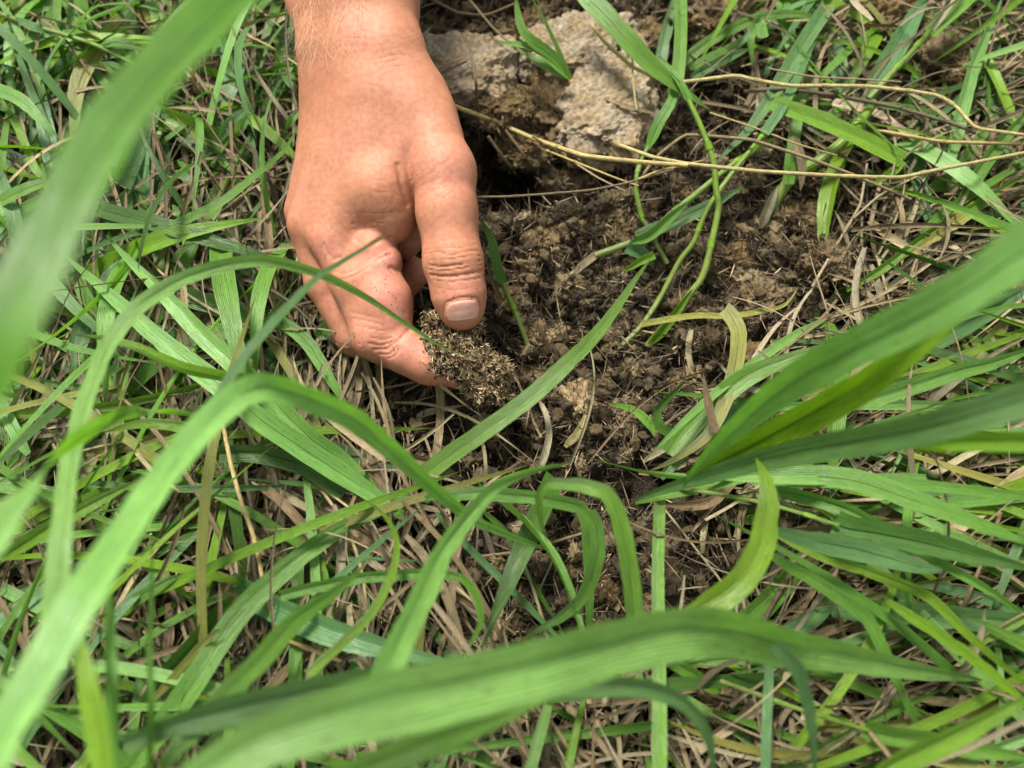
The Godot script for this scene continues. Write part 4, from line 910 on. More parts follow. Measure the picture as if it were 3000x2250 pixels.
func make_ground() -> void:
	for i in range(0, SOIL.size(), 2):
		soil_area.append(Vector2(SOIL[i], SOIL[i + 1]))
	for i in range(0, SOIL_LOW.size(), 2):
		soil_area_low.append(Vector2(SOIL_LOW[i], SOIL_LOW[i + 1]))
	var step := 2.6
	var nx := 420
	var nz := 330
	var x0 := -546.0
	var z0 := -690.0
	var v := PackedVector3Array()
	var nn := PackedVector3Array()
	var cc := PackedColorArray()
	var idx := PackedInt32Array()
	var heights := PackedFloat32Array()
	heights.resize(nx * nz)
	for j in nz:
		for i in nx:
			var x := x0 + i * step
			var z := z0 + j * step
			var edge := minf(minf(i, nx - 1 - i), minf(j, nz - 1 - j)) / 20.0
			heights[j * nx + i] = ground_height(x, z) * clampf(edge, 0, 1)
	for j in nz:
		for i in nx:
			var x := x0 + i * step
			var z := z0 + j * step
			v.append(Vector3(x, heights[j * nx + i], z) * 0.001)
			var sx := heights[j * nx + mini(i + 1, nx - 1)] - heights[j * nx + maxi(i - 1, 0)]
			var sz := heights[mini(j + 1, nz - 1) * nx + i] - heights[maxi(j - 1, 0) * nx + i]
			nn.append(Vector3(-sx, 2.0 * step, -sz).normalized())
			var k := 1.0 + 0.5 * relief.get_noise_2d(x * 0.04, z * 0.04 + 11.0) + 0.3 * fine.get_noise_2d(x * 0.2, z * 0.2)
			cc.append(Color(0.054 * k, 0.044 * k, 0.030 * k, 1))
	for j in nz - 1:
		for i in nx - 1:
			var a := j * nx + i
			idx.append_array([a, a + 1, a + nx, a + 1, a + nx + 1, a + nx])
	# the sheet goes on, flat, to the horizon
	var far := 60.0
	var lo := Vector2(x0, z0) * 0.001
	var hi := Vector2(x0 + (nx - 1) * step, z0 + (nz - 1) * step) * 0.001
	for r in [[-far, -far, far, lo.y], [-far, hi.y, far, far], [-far, lo.y, lo.x, hi.y], [hi.x, lo.y, far, hi.y]]:
		var a := v.size()
		for q in [[r[0], r[1]], [r[2], r[1]], [r[0], r[3]], [r[2], r[3]]]:
			v.append(Vector3(q[0], 0, q[1]))
			nn.append(Vector3.UP)
			cc.append(Color(0.10, 0.085, 0.05, 1))
		idx.append_array([a, a + 1, a + 2, a + 1, a + 3, a + 2])
	var g := put("ground", committed(v, nn, PackedVector2Array(), cc, idx), soil_material)
	g.set_meta("kind", "structure")
	g.set_meta("label", "dark crumbly soil dug open between the grass")


# ---------------------------------------------------------------- the hand: tapered bones joined smoothly, meshed as surface nets
var bone_a := PackedVector3Array()
var bone_d := PackedVector3Array()
var bone_i := PackedFloat32Array()
var bone_r := PackedFloat32Array()
var bone_rd := PackedFloat32Array()
var bone_g := PackedInt32Array()
const WITHIN := [9.0, 6.0, 3.0, 3.0, 3.0, 5.0]
const JOIN := [9.0, 3.5, 4.0, 4.0, 4.0, 2.8]
var crease_a := PackedVector3Array()
var crease_d := PackedVector3Array()
var crease_i := PackedFloat32Array()
var crease_w := PackedFloat32Array()
var crease_h := PackedFloat32Array()
var crumble := 0.0


func soft_least(a: float, b: float, k: float) -> float:
	var h := maxf(k - absf(a - b), 0.0) / k
	return minf(a, b) - h * h * k * 0.25


func field(p: Vector3, near: PackedInt32Array) -> float:
	var all := 1000.0
	var palm := 1000.0
	var cur := 1000.0
	var g := -1
	for i in near:
		var q := p - bone_a[i]
		var t := clampf(q.dot(bone_d[i]) * bone_i[i], 0.0, 1.0)
		var d := (q - bone_d[i] * t).length() - bone_r[i] - bone_rd[i] * t
		if bone_g[i] != g:
			if g == 0:
				palm = cur
				all = cur
			elif g > 0:
				all = soft_least(all, soft_least(palm, cur, JOIN[g]), 0.9)
			g = bone_g[i]
			cur = d
		else:
			cur = soft_least(cur, d, WITHIN[g])
	if g == 0:
		all = cur
	elif g > 0:
		all = soft_least(all, soft_least(palm, cur, JOIN[g]), 0.9)
	if crumble > 0.0:
		all -= crumble * (1.3 * relief.get_noise_3dv(p * 0.13) + 1.0 * relief.get_noise_3dv(p * 0.33) + 0.35 * fine.get_noise_3dv(p * 0.55))
	return all


func grooved(p: Vector3, near: PackedInt32Array, lines: PackedInt32Array) -> float:
	var deepest := 0.0
	for i in lines:
		var q := p - crease_a[i]
		var t := clampf(q.dot(crease_d[i]) * crease_i[i], 0.0, 1.0)
		var s := (q - crease_d[i] * t).length_squared()
		var w := crease_w[i]
		if s < w * w * 6.0:
			deepest = maxf(deepest, crease_h[i] * exp(-s / (w * w)))
	return field(p, near) + deepest


func set_bones(list: Array) -> void:
	bone_a.clear(); bone_d.clear(); bone_i.clear(); bone_r.clear(); bone_rd.clear(); bone_g.clear()
	for b in list:
		bone_g.append(b[0])
		bone_a.append(b[1])
		bone_d.append(b[3] - b[1])
		bone_i.append(1.0 / maxf((b[3] - b[1]).length_squared(), 1e-6))
		bone_r.append(b[2])
		bone_rd.append(b[4] - b[2])


## Adds to the given arrays; positions in millimetres in the grid's own axes.
func nets(lo: Vector3, hi: Vector3, cell: float, v: PackedVector3Array, nn: PackedVector3Array, idx: PackedInt32Array, low_end := -1e9) -> Array:
	var nx := int(ceil((hi.x - lo.x) / cell / 8.0)) * 8
	var ny := int(ceil((hi.y - lo.y) / cell / 8.0)) * 8
	var nz := int(ceil((hi.z - lo.z) / cell / 8.0)) * 8
	var sy := nx + 1
	var sz := (nx + 1) * (ny + 1)
	var value := PackedFloat32Array()
	value.resize(sz * (nz + 1))
	value.fill(1e9)
	var made := PackedInt32Array()
	made.resize(sz * (nz + 1))
	made.fill(-1)
	var reach := cell * 4.0 * sqrt(3.0)
	var every := PackedInt32Array(range(bone_a.size()))
	var blocks := []
	for bz in nz / 8:
		for by in ny / 8:
			for bx in nx / 8:
				var c := lo + Vector3(bx * 8 + 4, by * 8 + 4, bz * 8 + 4) * cell
				var near := PackedInt32Array()
				var least := 1e9
				for i in every:
					var q := c - bone_a[i]
					var t := clampf(q.dot(bone_d[i]) * bone_i[i], 0.0, 1.0)
					var d := (q - bone_d[i] * t).length() - bone_r[i] - bone_rd[i] * t
					least = minf(least, d)
					if d < reach * 2.0 + 11.0:
						near.append(i)
				if least > reach + 5.0 + crumble * 2.0:
					continue
				var whole := field(c, near)
				if whole < -reach - 3.0 - crumble * 2.0:
					for k in 9:
						for j in 9:
							for i in 9:
								var at := (bz * 8 + k) * sz + (by * 8 + j) * sy + bx * 8 + i
								if value[at] > 1e8:
									value[at] = -10.0
					continue
				var lines := PackedInt32Array()
				for i in crease_a.size():
					var q := c - crease_a[i]
					var t := clampf(q.dot(crease_d[i]) * crease_i[i], 0.0, 1.0)
					if (q - crease_d[i] * t).length() < reach + 3.0:
						lines.append(i)
				blocks.append([bx, by, bz, near, lines])
				for k in 9:
					for j in 9:
						for i in 9:
							var at := (bz * 8 + k) * sz + (by * 8 + j) * sy + bx * 8 + i
							if value[at] > 1e8:
								value[at] = field(lo + Vector3(bx * 8 + i, by * 8 + j, bz * 8 + k) * cell, near)
	var corner := [0, 1, sy, sy + 1, sz, sz + 1, sz + sy, sz + sy + 1]
	var edges := [[0, 1], [2, 3], [4, 5], [6, 7], [0, 2], [1, 3], [4, 6], [5, 7], [0, 4], [1, 5], [2, 6], [3, 7]]
	var cells := []
	for b in blocks:
		var near: PackedInt32Array = b[3]
		var lines: PackedInt32Array = b[4]
		for k in 8:
			for j in 8:
				for i in 8:
					var at: int = (b[2] * 8 + k) * sz + (b[1] * 8 + j) * sy + b[0] * 8 + i
					var first := value[at] < 0.0
					var mixed := false
					for o in corner:
						if (value[at + o] < 0.0) != first:
							mixed = true
							break
					if not mixed:
						continue
					var sum := Vector3.ZERO
					var n := 0
					for e in edges:
						var va := value[at + corner[e[0]]]
						var vb := value[at + corner[e[1]]]
						if (va < 0.0) != (vb < 0.0):
							var t := va / (va - vb)
							var ca := Vector3(e[0] & 1, (e[0] >> 1) & 1, e[0] >> 2)
							var cb := Vector3(e[1] & 1, (e[1] >> 1) & 1, e[1] >> 2)
							sum += ca.lerp(cb, t)
							n += 1
					var p := lo + (Vector3(b[0] * 8 + i, b[1] * 8 + j, b[2] * 8 + k) + sum / n) * cell
					for again in 4:
						var s := 0.22 if again == 3 else 0.5
						var f0 := grooved(p + Vector3(s, -s, -s), near, lines)
						var f1 := grooved(p + Vector3(-s, -s, s), near, lines)
						var f2 := grooved(p + Vector3(-s, s, -s), near, lines)
						var f3 := grooved(p + Vector3(s, s, s), near, lines)
						var grad := Vector3(f0 - f1 - f2 + f3, -f0 - f1 + f2 + f3, -f0 + f1 - f2 + f3).normalized()
						if again == 3:
							nn.append(grad)
						else:
							p -= grad * clampf((f0 + f1 + f2 + f3) * 0.25, -cell, cell)
					made[at] = v.size()
					v.append(p)
					cells.append(at)
	for at in cells:
		var in0 := value[at] < 0.0
		for axis in 3:
			var o: int = [1, sy, sz][axis]
			if (value[at + o] < 0.0) == in0:
				continue
			var d1: int = [sy, sz, 1][axis]
			var d2: int = [sz, 1, sy][axis]
			if at - d1 - d2 < 0:
				continue
			var a := made[at]
			var b := made[at - d1]
			var c := made[at - d1 - d2]
			var d := made[at - d2]
			if b < 0 or c < 0 or d < 0:
				continue
			if in0:
				idx.append_array([a, c, b, a, d, c])
			else:
				idx.append_array([a, b, c, a, c, d])
	return [v, nn, idx]


func in_hand(p: Array, from: int, frame: Basis, origin: Vector3) -> Vector3:
	return (Vector3(p[from], p[from + 1], p[from + 2]) - origin) * frame


func onto_skin(p: Vector3, every: PackedInt32Array) -> Vector3:
	p.z += 25.0
	for i in 40:
		var d := field(p, every)
		if d < 0.02:
			break
		p.z -= d * 0.8
	return p


func skin_way(p: Vector3, every: PackedInt32Array) -> Vector3:
	var s := 0.5
	return Vector3(field(p + Vector3(s, 0, 0), every) - field(p - Vector3(s, 0, 0), every), field(p + Vector3(0, s, 0), every) - field(p - Vector3(0, s, 0), every), field(p + Vector3(0, 0, s), every) - field(p - Vector3(0, 0, s), every)).normalized()


func make_person() -> void:
	var frame := Basis(Vector3(1, 0, 0), TOWARDS_VIEWER.cross(Vector3(1, 0, 0)).normalized(), TOWARDS_VIEWER)
	var origin := Vector3(BONES[0][5], BONES[0][6], BONES[0][7])
	var list := []
	for g in 6:
		for b in BONES:
			if b[0] == g:
				list.append([g, in_hand(b, 1, frame, origin), b[4], in_hand(b, 5, frame, origin), b[8]])
	set_bones(list)
	for c in CREASES:
		for i in range(2, c.size() - 3, 3):
			var a := in_hand(c, i, frame, origin)
			var b := in_hand(c, i + 3, frame, origin)
			crease_a.append(a)
			crease_d.append(b - a)
			crease_i.append(1.0 / maxf((b - a).length_squared(), 1e-6))
			crease_w.append(c[0])
			crease_h.append(c[1])
	var lo := Vector3(1e9, 1e9, 1e9)
	var hi := -lo
	for b in list:
		for q in [[b[1], b[2]], [b[3], b[4]]]:
			lo = lo.min(q[0] - Vector3.ONE * (q[1] + 6.0))
			hi = hi.max(q[0] + Vector3.ONE * (q[1] + 6.0))
	var wrist_top: Vector3 = list[3][1]
	hi.y = wrist_top.y - 30.0
	var made := nets(lo, hi, 0.9, PackedVector3Array(), PackedVector3Array(), PackedInt32Array())
	var v: PackedVector3Array = made[0]
	var nn: PackedVector3Array = made[1]
	var idx: PackedInt32Array = made[2]
	var every := PackedInt32Array(range(bone_a.size()))
	var fine_count := v.size()
	# nail plate
	var corners := []
	for q in NAIL:
		corners.append(in_hand(q, 0, frame, origin))
	var nail_v := PackedVector3Array()
	var nail_n := PackedVector3Array()
	var nail_c := PackedColorArray()
	var nail_i := PackedInt32Array()
	var nu := 20
	var nv := 20
	for j in nv + 1:
		for i in nu + 1:
			var u := 2.0 * i / nu - 1.0
			var w := 2.0 * j / nv - 1.0
			var bu := u * sqrt(1.0 - 0.36 * w * w * (1.0 if w < 0 else 0.75)) * 1.06
			var bw := w * sqrt(1.0 - 0.30 * u * u) * 1.03 + (0.26 if w > 0 else 0.0) * w * w * (1.0 - 0.45 * u * u)
			var top: Vector3 = corners[0].lerp(corners[1], bu * 0.5 + 0.5)
			var low: Vector3 = corners[2].lerp(corners[3], bu * 0.5 + 0.5)
			var p := onto_skin(top.lerp(low, bw * 0.5 + 0.5), every)
			var n := skin_way(p, every)
			var rim := maxf(absf(u), -w)
			nail_v.append((p + n * (0.75 - 1.1 * pow(rim, 7.0) - 0.3 * u * u) + Vector3(0, 0, -0.25 * maxf(w, 0) * maxf(w, 0))) * 0.001)
			nail_n.append(n)
			var edge := smoothstep(0.80, 0.95, w)
			var moon := smoothstep(-0.72, -0.84, w + 0.35 * u * u)
			nail_c.append(Color(0.56, 0.325, 0.25).lerp(Color(0.60, 0.44, 0.35), maxf(edge, moon * 0.7)))
	for j in nv:
		for i in nu:
			var a := j * (nu + 1) + i
			nail_i.append_array([a, a + 1, a + nu + 1, a + 1, a + nu + 2, a + nu + 1])
	for t in range(0, nail_i.size(), 3):
		var f := (nail_v[nail_i[t + 1]] - nail_v[nail_i[t]]).cross(nail_v[nail_i[t + 2]] - nail_v[nail_i[t]])
		for k in 3:
			nail_n[nail_i[t + k]] -= f.normalized() * 0.4
	for i in nail_n.size():
		nail_n[i] = nail_n[i].normalized()
	var grain_spots := PackedVector3Array()
	for q in PINK:
		if q[5] == 0:
			continue
		for k in int(q[5] * 0.5):
			var p := onto_skin(in_hand(q, 0, frame, origin) + Vector3(rng.randfn(), rng.randfn(), 0) * q[3] * 0.42 - Vector3(0, 0, 20), every)
			if field(p, every) < 0.5:
				grain_spots.append(p)
	# hair roots on the forearm
	var quad := []
	for q in HAIR:
		quad.append(in_hand(q, 0, frame, origin))
	var hairs := SurfaceTool.new()
	hairs.begin(Mesh.PRIMITIVE_TRIANGLES)
	for h in 270:
		var a := pow(rng.randf(), 1.5)
		var b := pow(rng.randf(), 1.4)
		var root := onto_skin(quad[0].lerp(quad[1], a).lerp(quad[2].lerp(quad[3], a), b) + Vector3(-6.0 * rng.randf() * (1.0 - a), 4, 0), every)
		if field(root, every) > 1.0:
			continue
		var n := skin_way(root, every)
		var heading := Vector3(rng.randf_range(-0.9, 0.7), -1.0, 0).normalized()
		heading = (heading - n * heading.dot(n) + n * rng.randf_range(0.1, 0.45)).normalized()
		var bend := Vector3(rng.randf_range(-1, 1), rng.randf_range(-0.5, 0.5), 0) * 0.30
		var path := PackedVector3Array([root])
		var length := rng.randf_range(5.0, 13.0)
		for k in 6:
			root += heading * length / 6.0
			heading = (heading + bend - n * 0.06).normalized()
			path.append(root)
		for k in path.size():
			path[k] *= 0.001
		hairs.append_from(tube(path, Vector3.ZERO, 0.000045, Color(0.62, 0.42, 0.22), Color(0.72, 0.54, 0.32), 0.7, 3, 0.0), 0, Transform3D())
	# the rest of the arm, out of the picture, in wider cells
	crease_a.clear()
	var arm := []
	for b in list:
		if b[0] == 0 and b[1].y > wrist_top.y - 10.0:
			arm.append(b)
	for b in ARM:
		arm.append([0, in_hand(b, 0, frame, origin), b[3], in_hand(b, 4, frame, origin), b[7]])
	set_bones(arm)
	lo = Vector3(1e9, 1e9, 1e9)
	hi = -lo
	for b in arm:
		for q in [[b[1], b[2]], [b[3], b[4]]]:
			lo = lo.min(q[0] - Vector3.ONE * (q[1] + 8.0))
			hi = hi.max(q[0] + Vector3.ONE * (q[1] + 8.0))
	lo.y = wrist_top.y - 34.0
	made = nets(lo, hi, 4.5, v, nn, idx)
	v = made[0]
	nn = made[1]
	idx = made[2]
	var cc := PackedColorArray()
	var pink := []
	for q in PINK:
		pink.append([in_hand(q, 0, frame, origin), q[3], q[4]])
	for i in v.size():
		var p := v[i]
		var c := Color(0.380, 0.177, 0.100)
		var blush := 0.0
		if i < fine_count:
			for q in pink:
				blush = maxf(blush, q[2] * exp(-p.distance_squared_to(q[0]) / (q[1] * q[1])))
		c = c.lerp(Color(0.475, 0.212, 0.152), blush)
		var k := 1.0 + 0.16 * relief.get_noise_3dv(p * 0.05) + 0.08 * relief.get_noise_3dv(p * 0.22)
		c = c * k
		c.r *= 1.0 + 0.05 * relief.get_noise_3dv(p * 0.09 + Vector3(50, 0, 0))
		cc.append(Color(c.r, c.g, c.b, 1))
		v[i] = p * 0.001
	print("hand vertices ", v.size())
	var body := MeshInstance3D.new()
	body.name = "person"
	body.mesh = committed(v, nn, PackedVector2Array(), cc, idx)
	body.material_override = skin_material
	body.transform = Transform3D(frame, origin * 0.001)
	tag(body, "person's bare forearm and hand pinching a clump of soil", "person")
	add_child(body)
	var nail_look := skin_material.duplicate()
	nail_look.resource_name = "nail"
	nail_look.heightmap_enabled = false
	nail_look.roughness = 0.22
	nail_look.subsurf_scatter_enabled = false
	var nail := put("thumbnail", committed(nail_v, nail_n, PackedVector2Array(), nail_c, nail_i), nail_look, body)
	nail.set_meta("label", "short clean pinkish thumbnail")
	# grains of soil stuck to the fingers
	var grains := SurfaceTool.new()
	grains.begin(Mesh.PRIMITIVE_TRIANGLES)
	for q in grain_spots:
		grains.append_from(clod_mesh(Vector3(1, 0.6, 0.9) * rng.randf_range(0.12, 0.32), Color(0.07, 0.05, 0.035), rng.randf() * 90.0, 1.0, 3), 0, Transform3D(Basis.from_euler(Vector3(rng.randf(), rng.randf(), rng.randf()) * 6.0), q * 0.001))
	var dirt := put("soil_grains", grains.commit(), chaff_material, body)
	dirt.set_meta("kind", "stuff")
	dirt.set_meta("label", "dark grains of soil stuck to the fingers")
	var hair_look := StandardMaterial3D.new()
	hair_look.resource_name = "hair"
	hair_look.vertex_color_use_as_albedo = true
	hair_look.roughness = 0.35
	var hair := put("arm_hair", hairs.commit(), hair_look, body)
	hair.set_meta("kind", "stuff")
	hair.set_meta("label", "fine blond hair on the forearm")


func sliver(length: float, width: float, bend: float) -> ArrayMesh:
	var path := PackedVector3Array()
	for k in 4:
		var t := k / 3.0
		path.append(Vector3(0, bend * length * t * t, -length * t))
	return ribbon(path, Vector3.ZERO, width, "L", Color(1, 1, 1), 0.6, 0.0, 0.5, 2, 0.2)


func scatter(called: String, mesh: Mesh, material: Material, places: Array, colours: PackedColorArray, parent: Node) -> void:
	var m := MultiMesh.new()
	m.transform_format = MultiMesh.TRANSFORM_3D
	m.use_colors = true
	m.mesh = mesh
	m.instance_count = places.size()
	for i in places.size():
		m.set_instance_transform(i, places[i])
		m.set_instance_color(i, colours[i])
	var o := MultiMeshInstance3D.new()
	o.name = called
	o.multimesh = m
	o.material_override = material
	o.set_meta("kind", "stuff")
	parent.add_child(o, true)


func chaff_colour() -> Color:
	var k := rng.randf()
	var c := Color(0.075, 0.057, 0.037).lerp(Color(0.36, 0.28, 0.165), k * k * k) if rng.randf() < 0.8 else Color(0.03, 0.024, 0.018)
	return c * rng.randf_range(0.8, 1.2)


func make_clump() -> void:
	var centre := Vector3(CLUMP[4][0], CLUMP[4][1], CLUMP[4][2])
	var list := []
	for q in CLUMP:
		var p := Vector3(q[0], q[1], q[2]) - centre
		list.append([0, p, q[3], p + Vector3(0.3, 0, 0), q[3]])
	set_bones(list)
	crease_a.clear()
	crumble = 3.6
	var lo := Vector3(-45, -35, -40)
	var made := nets(lo, -lo, 0.85, PackedVector3Array(), PackedVector3Array(), PackedInt32Array())
	crumble = 0.0
	var v: PackedVector3Array = made[0]
	var nn: PackedVector3Array = made[1]
	var cc := PackedColorArray()
	for i in v.size():
		var k := 0.55 + 0.9 * relief.get_noise_3dv(v[i] * 0.17 + Vector3(9, 9, 9)) + 0.5 * fine.get_noise_3dv(v[i] * 0.9)
		k = clampf(k, 0.25, 1.6)
		cc.append(Color(0.23 * k, 0.17 * k, 0.098 * k, 1))
		v[i] *= 0.001
	var clump := put("soil_clump", committed(v, nn, PackedVector2Array(), cc, made[2]), clod_material, null, centre * 0.001)
	tag(clump, "crumbly fibrous clump of soil held between thumb and fingers", "soil clump")
	var shapes := [sliver(0.0024, 0.00035, 0.1), sliver(0.0016, 0.0006, -0.1), sliver(0.0034, 0.00028, 0.2)]
	for s in 3:
		var places := []
		var colours := PackedColorArray()
		for i in 2600:
			var at := rng.randi_range(0, v.size() - 1)
			var n := nn[at]
			var combed := Vector3(relief.get_noise_3dv(v[at] * 130.0), relief.get_noise_3dv(v[at] * 130.0 + Vector3(40, 0, 0)), relief.get_noise_3dv(v[at] * 130.0 + Vector3(0, 40, 0)))
			var away := (n * rng.randf_range(-0.3, 0.12) + combed * 1.8 + Vector3(rng.randfn(), rng.randfn(), rng.randfn()) * 0.45).normalized()
			away = (away - n * away.dot(n) * 0.85).normalized()
			var b := Basis.looking_at(away, n if absf(away.dot(n)) < 0.95 else Vector3(1, 0, 0))
			places.append(Transform3D(b.scaled_local(Vector3.ONE * rng.randf_range(0.6, 1.5)), v[at] - n * 0.0005))
			var k := clampf(0.58 + 1.2 * relief.get_noise_3dv(v[at] * 170.0 + Vector3(9, 9, 9)) + rng.randf_range(-0.3, 0.3), 0, 1)
			colours.append(Color(0.075, 0.056, 0.036).lerp(Color(0.58, 0.445, 0.25), k) * rng.randf_range(0.75, 1.2))
		scatter("chaff", shapes[s], chaff_material, places, colours, clump)
	# a dry scrap and a white rootlet stick out at the lower end
	var far := Vector3(0.0135, -0.0085, 0.019)
	for q in [[far, far + Vector3(0.012, -0.004, 0.008), 0.0016, "w"], [far + Vector3(0.001, 0.001, 0.001), far + Vector3(0.010, -0.001, 0.009), 0.0011, "s"]]:
		var path := smooth_path(PackedVector3Array([q[0] - (q[1] - q[0]) * 0.5, q[0], q[0].lerp(q[1], 0.6) + Vector3(0, 0.001, 0), q[1]]), 0.002)
		put("dry_scrap", ribbon(path, Vector3.ZERO, q[2], "T", tinted(q[3]), 0.5, 0.3, 0.8, 4, 0.3), straw_material, clump)
	var tip := far + Vector3(0.012, -0.004, 0.008)
	put("rootlet", tube(smooth_path(PackedVector3Array([tip - Vector3(0.003, 0, 0.002), tip + Vector3(0.002, 0, 0.0015), tip + Vector3(0.0032, -0.001, 0.003), tip + Vector3(0.002, -0.003, 0.005)]), 0.001), Vector3.ZERO, 0.00022, Color(0.75, 0.72, 0.66), Color(0.75, 0.72, 0.66), 0.6, 5), straw_material, clump)


# ---------------------------------------------------------------- clods
func clod_mesh(size: Vector3, colour: Color, seed_: float, rough: float, grid: int, slab := 0.22) -> ArrayMesh:
	var v := PackedVector3Array()
	var cc := PackedColorArray()
	var idx := PackedInt32Array()
	var small := minf(size.x, minf(size.y, size.z))
	var often := clampf(12.0 / small, 1.0, 5.0)
	for side in 6:
		var start := v.size()
		var axis := side % 3
		var sgn := 1.0 if side < 3 else -1.0
		for j in grid + 1:
			for i in grid + 1:
				var a := 2.0 * i / grid - 1.0
				var b := 2.0 * j / grid - 1.0
				var p := Vector3.ZERO
				p[axis] = sgn
				p[(axis + 1) % 3] = a
				p[(axis + 2) % 3] = b * sgn
				var d := p.normalized()
				d = d.lerp(p, slab)
				var q := Vector3(d.x * size.x, d.y * size.y, d.z * size.z)
				var o := Vector3(seed_, seed_ * 0.7, 0)
				var crack := absf(relief.get_noise_3dv(q * 0.045 * often + o))
				var n := 0.42 * relief.get_noise_3dv(q * 0.03 * often + o) + 0.24 * relief.get_noise_3dv(q * 0.085 * often + o) - 0.11 * exp(-crack * crack * 160.0)
				var m := 1.0 + rough * n
				q = q * m + d.normalized() * (1.4 * relief.get_noise_3dv(q * 0.25 * sqrt(often) + o) + 0.8 * fine.get_noise_3dv(q * 0.5 * sqrt(often))) * minf(1.0, small / 9.0)
				v.append(q * 0.001)
				var k := 1.0 + 0.22 * relief.get_noise_3dv(q * 0.06 + o * 2.0) + 0.16 * fine.get_noise_3dv(q * 0.4)
				var tan_ := clampf(0.5 + relief.get_noise_3dv(q * 0.04 + o * 3.0), 0, 1)
				var c := colour.lerp(Color(colour.r * 0.95, colour.g * 0.82, colour.b * 0.62), tan_) * k
				cc.append(Color(c.r, c.g, c.b, 1))
		for j in grid:
			for i in grid:
				var a := start + j * (grid + 1) + i
				var w := grid + 1
				idx.append_array([a, a + w, a + 1, a + 1, a + w, a + w + 1])
	var nn := PackedVector3Array()
	nn.resize(v.size())
	for t in range(0, idx.size(), 3):
		var f := (v[idx[t + 2]] - v[idx[t]]).cross(v[idx[t + 1]] - v[idx[t]])
		for k in 3:
			nn[idx[t + k]] += f
	for i in nn.size():
		nn[i] = nn[i].normalized()
	return committed(v, nn, PackedVector2Array(), cc, idx)


func make_clods() -> void:
	var bits := [sliver(0.005, 0.0006, 0.3), sliver(0.0035, 0.001, -0.2)]
	var s := 3.0
	for c in CLODS:
		s += 13.7
		var size := Vector3(c[3][0], c[3][1], c[3][2])
		var grey: bool = c[1] == "c"
		var big := size.x > 15.0
		var own: Array = TINT[c[1]]
		var m := clod_mesh(size, Color(own[0], own[1], own[2]) * (tinted(c[1]).g / own[1]), s, 0.55 if grey else 1.6, 44 if big else 26, 0.36 if grey else 0.2)
		var o := put("soil_clod", m, clod_material, null, Vector3(c[2][0], c[2][1], c[2][2]) * 0.0001)
		o.rotation = Vector3(rng.randf_range(-0.2, 0.2), rng.randf_range(-0.4, 0.4), rng.randf_range(-0.2, 0.2))
		tag(o, c[0], "soil clod")
		var arrays := m.surface_get_arrays(0)
		var v: PackedVector3Array = arrays[Mesh.ARRAY_VERTEX]
		var nn: PackedVector3Array = arrays[Mesh.ARRAY_NORMAL]
		var places := []
		var colours := PackedColorArray()
		for i in (40 if grey else 520) * (2 if big else 1):
			var at := rng.randi_range(0, v.size() - 1)
			var n := nn[at]
			var away := (n * rng.randf_range(-0.1, 0.35) + Vector3(rng.randfn(), rng.randfn(), rng.randfn()).normalized()).normalized()
			places.append(Transform3D(Basis.looking_at(away, n if absf(away.dot(n)) < 0.95 else Vector3(1, 0, 0)).scaled_local(Vector3.ONE * rng.randf_range(0.6, 1.3)), v[at]))
			colours.append(chaff_colour() * (1.5 if grey else 1.1))
		scatter("chaff", bits[0] if not grey else bits[1], chaff_material, places, colours, o)


# ---------------------------------------------------------------- traced plants
func make_blades() -> void:
	for b in BLADES:
		var p := points(b[4])
		var w: float = b[2] * 0.0001
		var kinked: bool = b[0].contains("fold") or b[0].contains("bent") or b[0].contains("crook") or b[0].contains("kinked")
		var path := smooth_path(p, maxf(w * 0.45, 0.003), 0.7 if kinked else 0.2)
		var colour := tinted(b[1])
		var keel := rng.randf_range(0.22, 0.5)
		var roll := rng.randf_range(-0.3, 0.3)
		var twist := rng.randf_range(-0.35, 0.35)
		if b[1] == "f":
			roll = 0.0
			twist = 0.0
		var o := put("grass_leaf", ribbon(path, p[0], w, b[3], colour, keel, roll, twist, 8), leaf_material, null, p[0])
		tag(o, b[0], "grass leaf", "grass blades round the dug spot")
		if w > 0.0062:
			var rib := PackedVector3Array()
			var last := int(path.size() * 0.8)
			for i in last:
				var along := (path[mini(i + 1, path.size() - 1)] - path[maxi(i - 1, 0)]).normalized()
				var up_ := Vector3(0, 0.86, 0.5).rotated(along, roll + twist * i / (path.size() - 1.0))
				up_ = (up_ - along * up_.dot(along)).normalized()
				rib.append(path[i] - up_ * w * 0.25 * keel)
			put("midrib", tube(rib, p[0], w * 0.035, colour * 1.25, colour * 1.15, 0.7, 6), leaf_material, o)


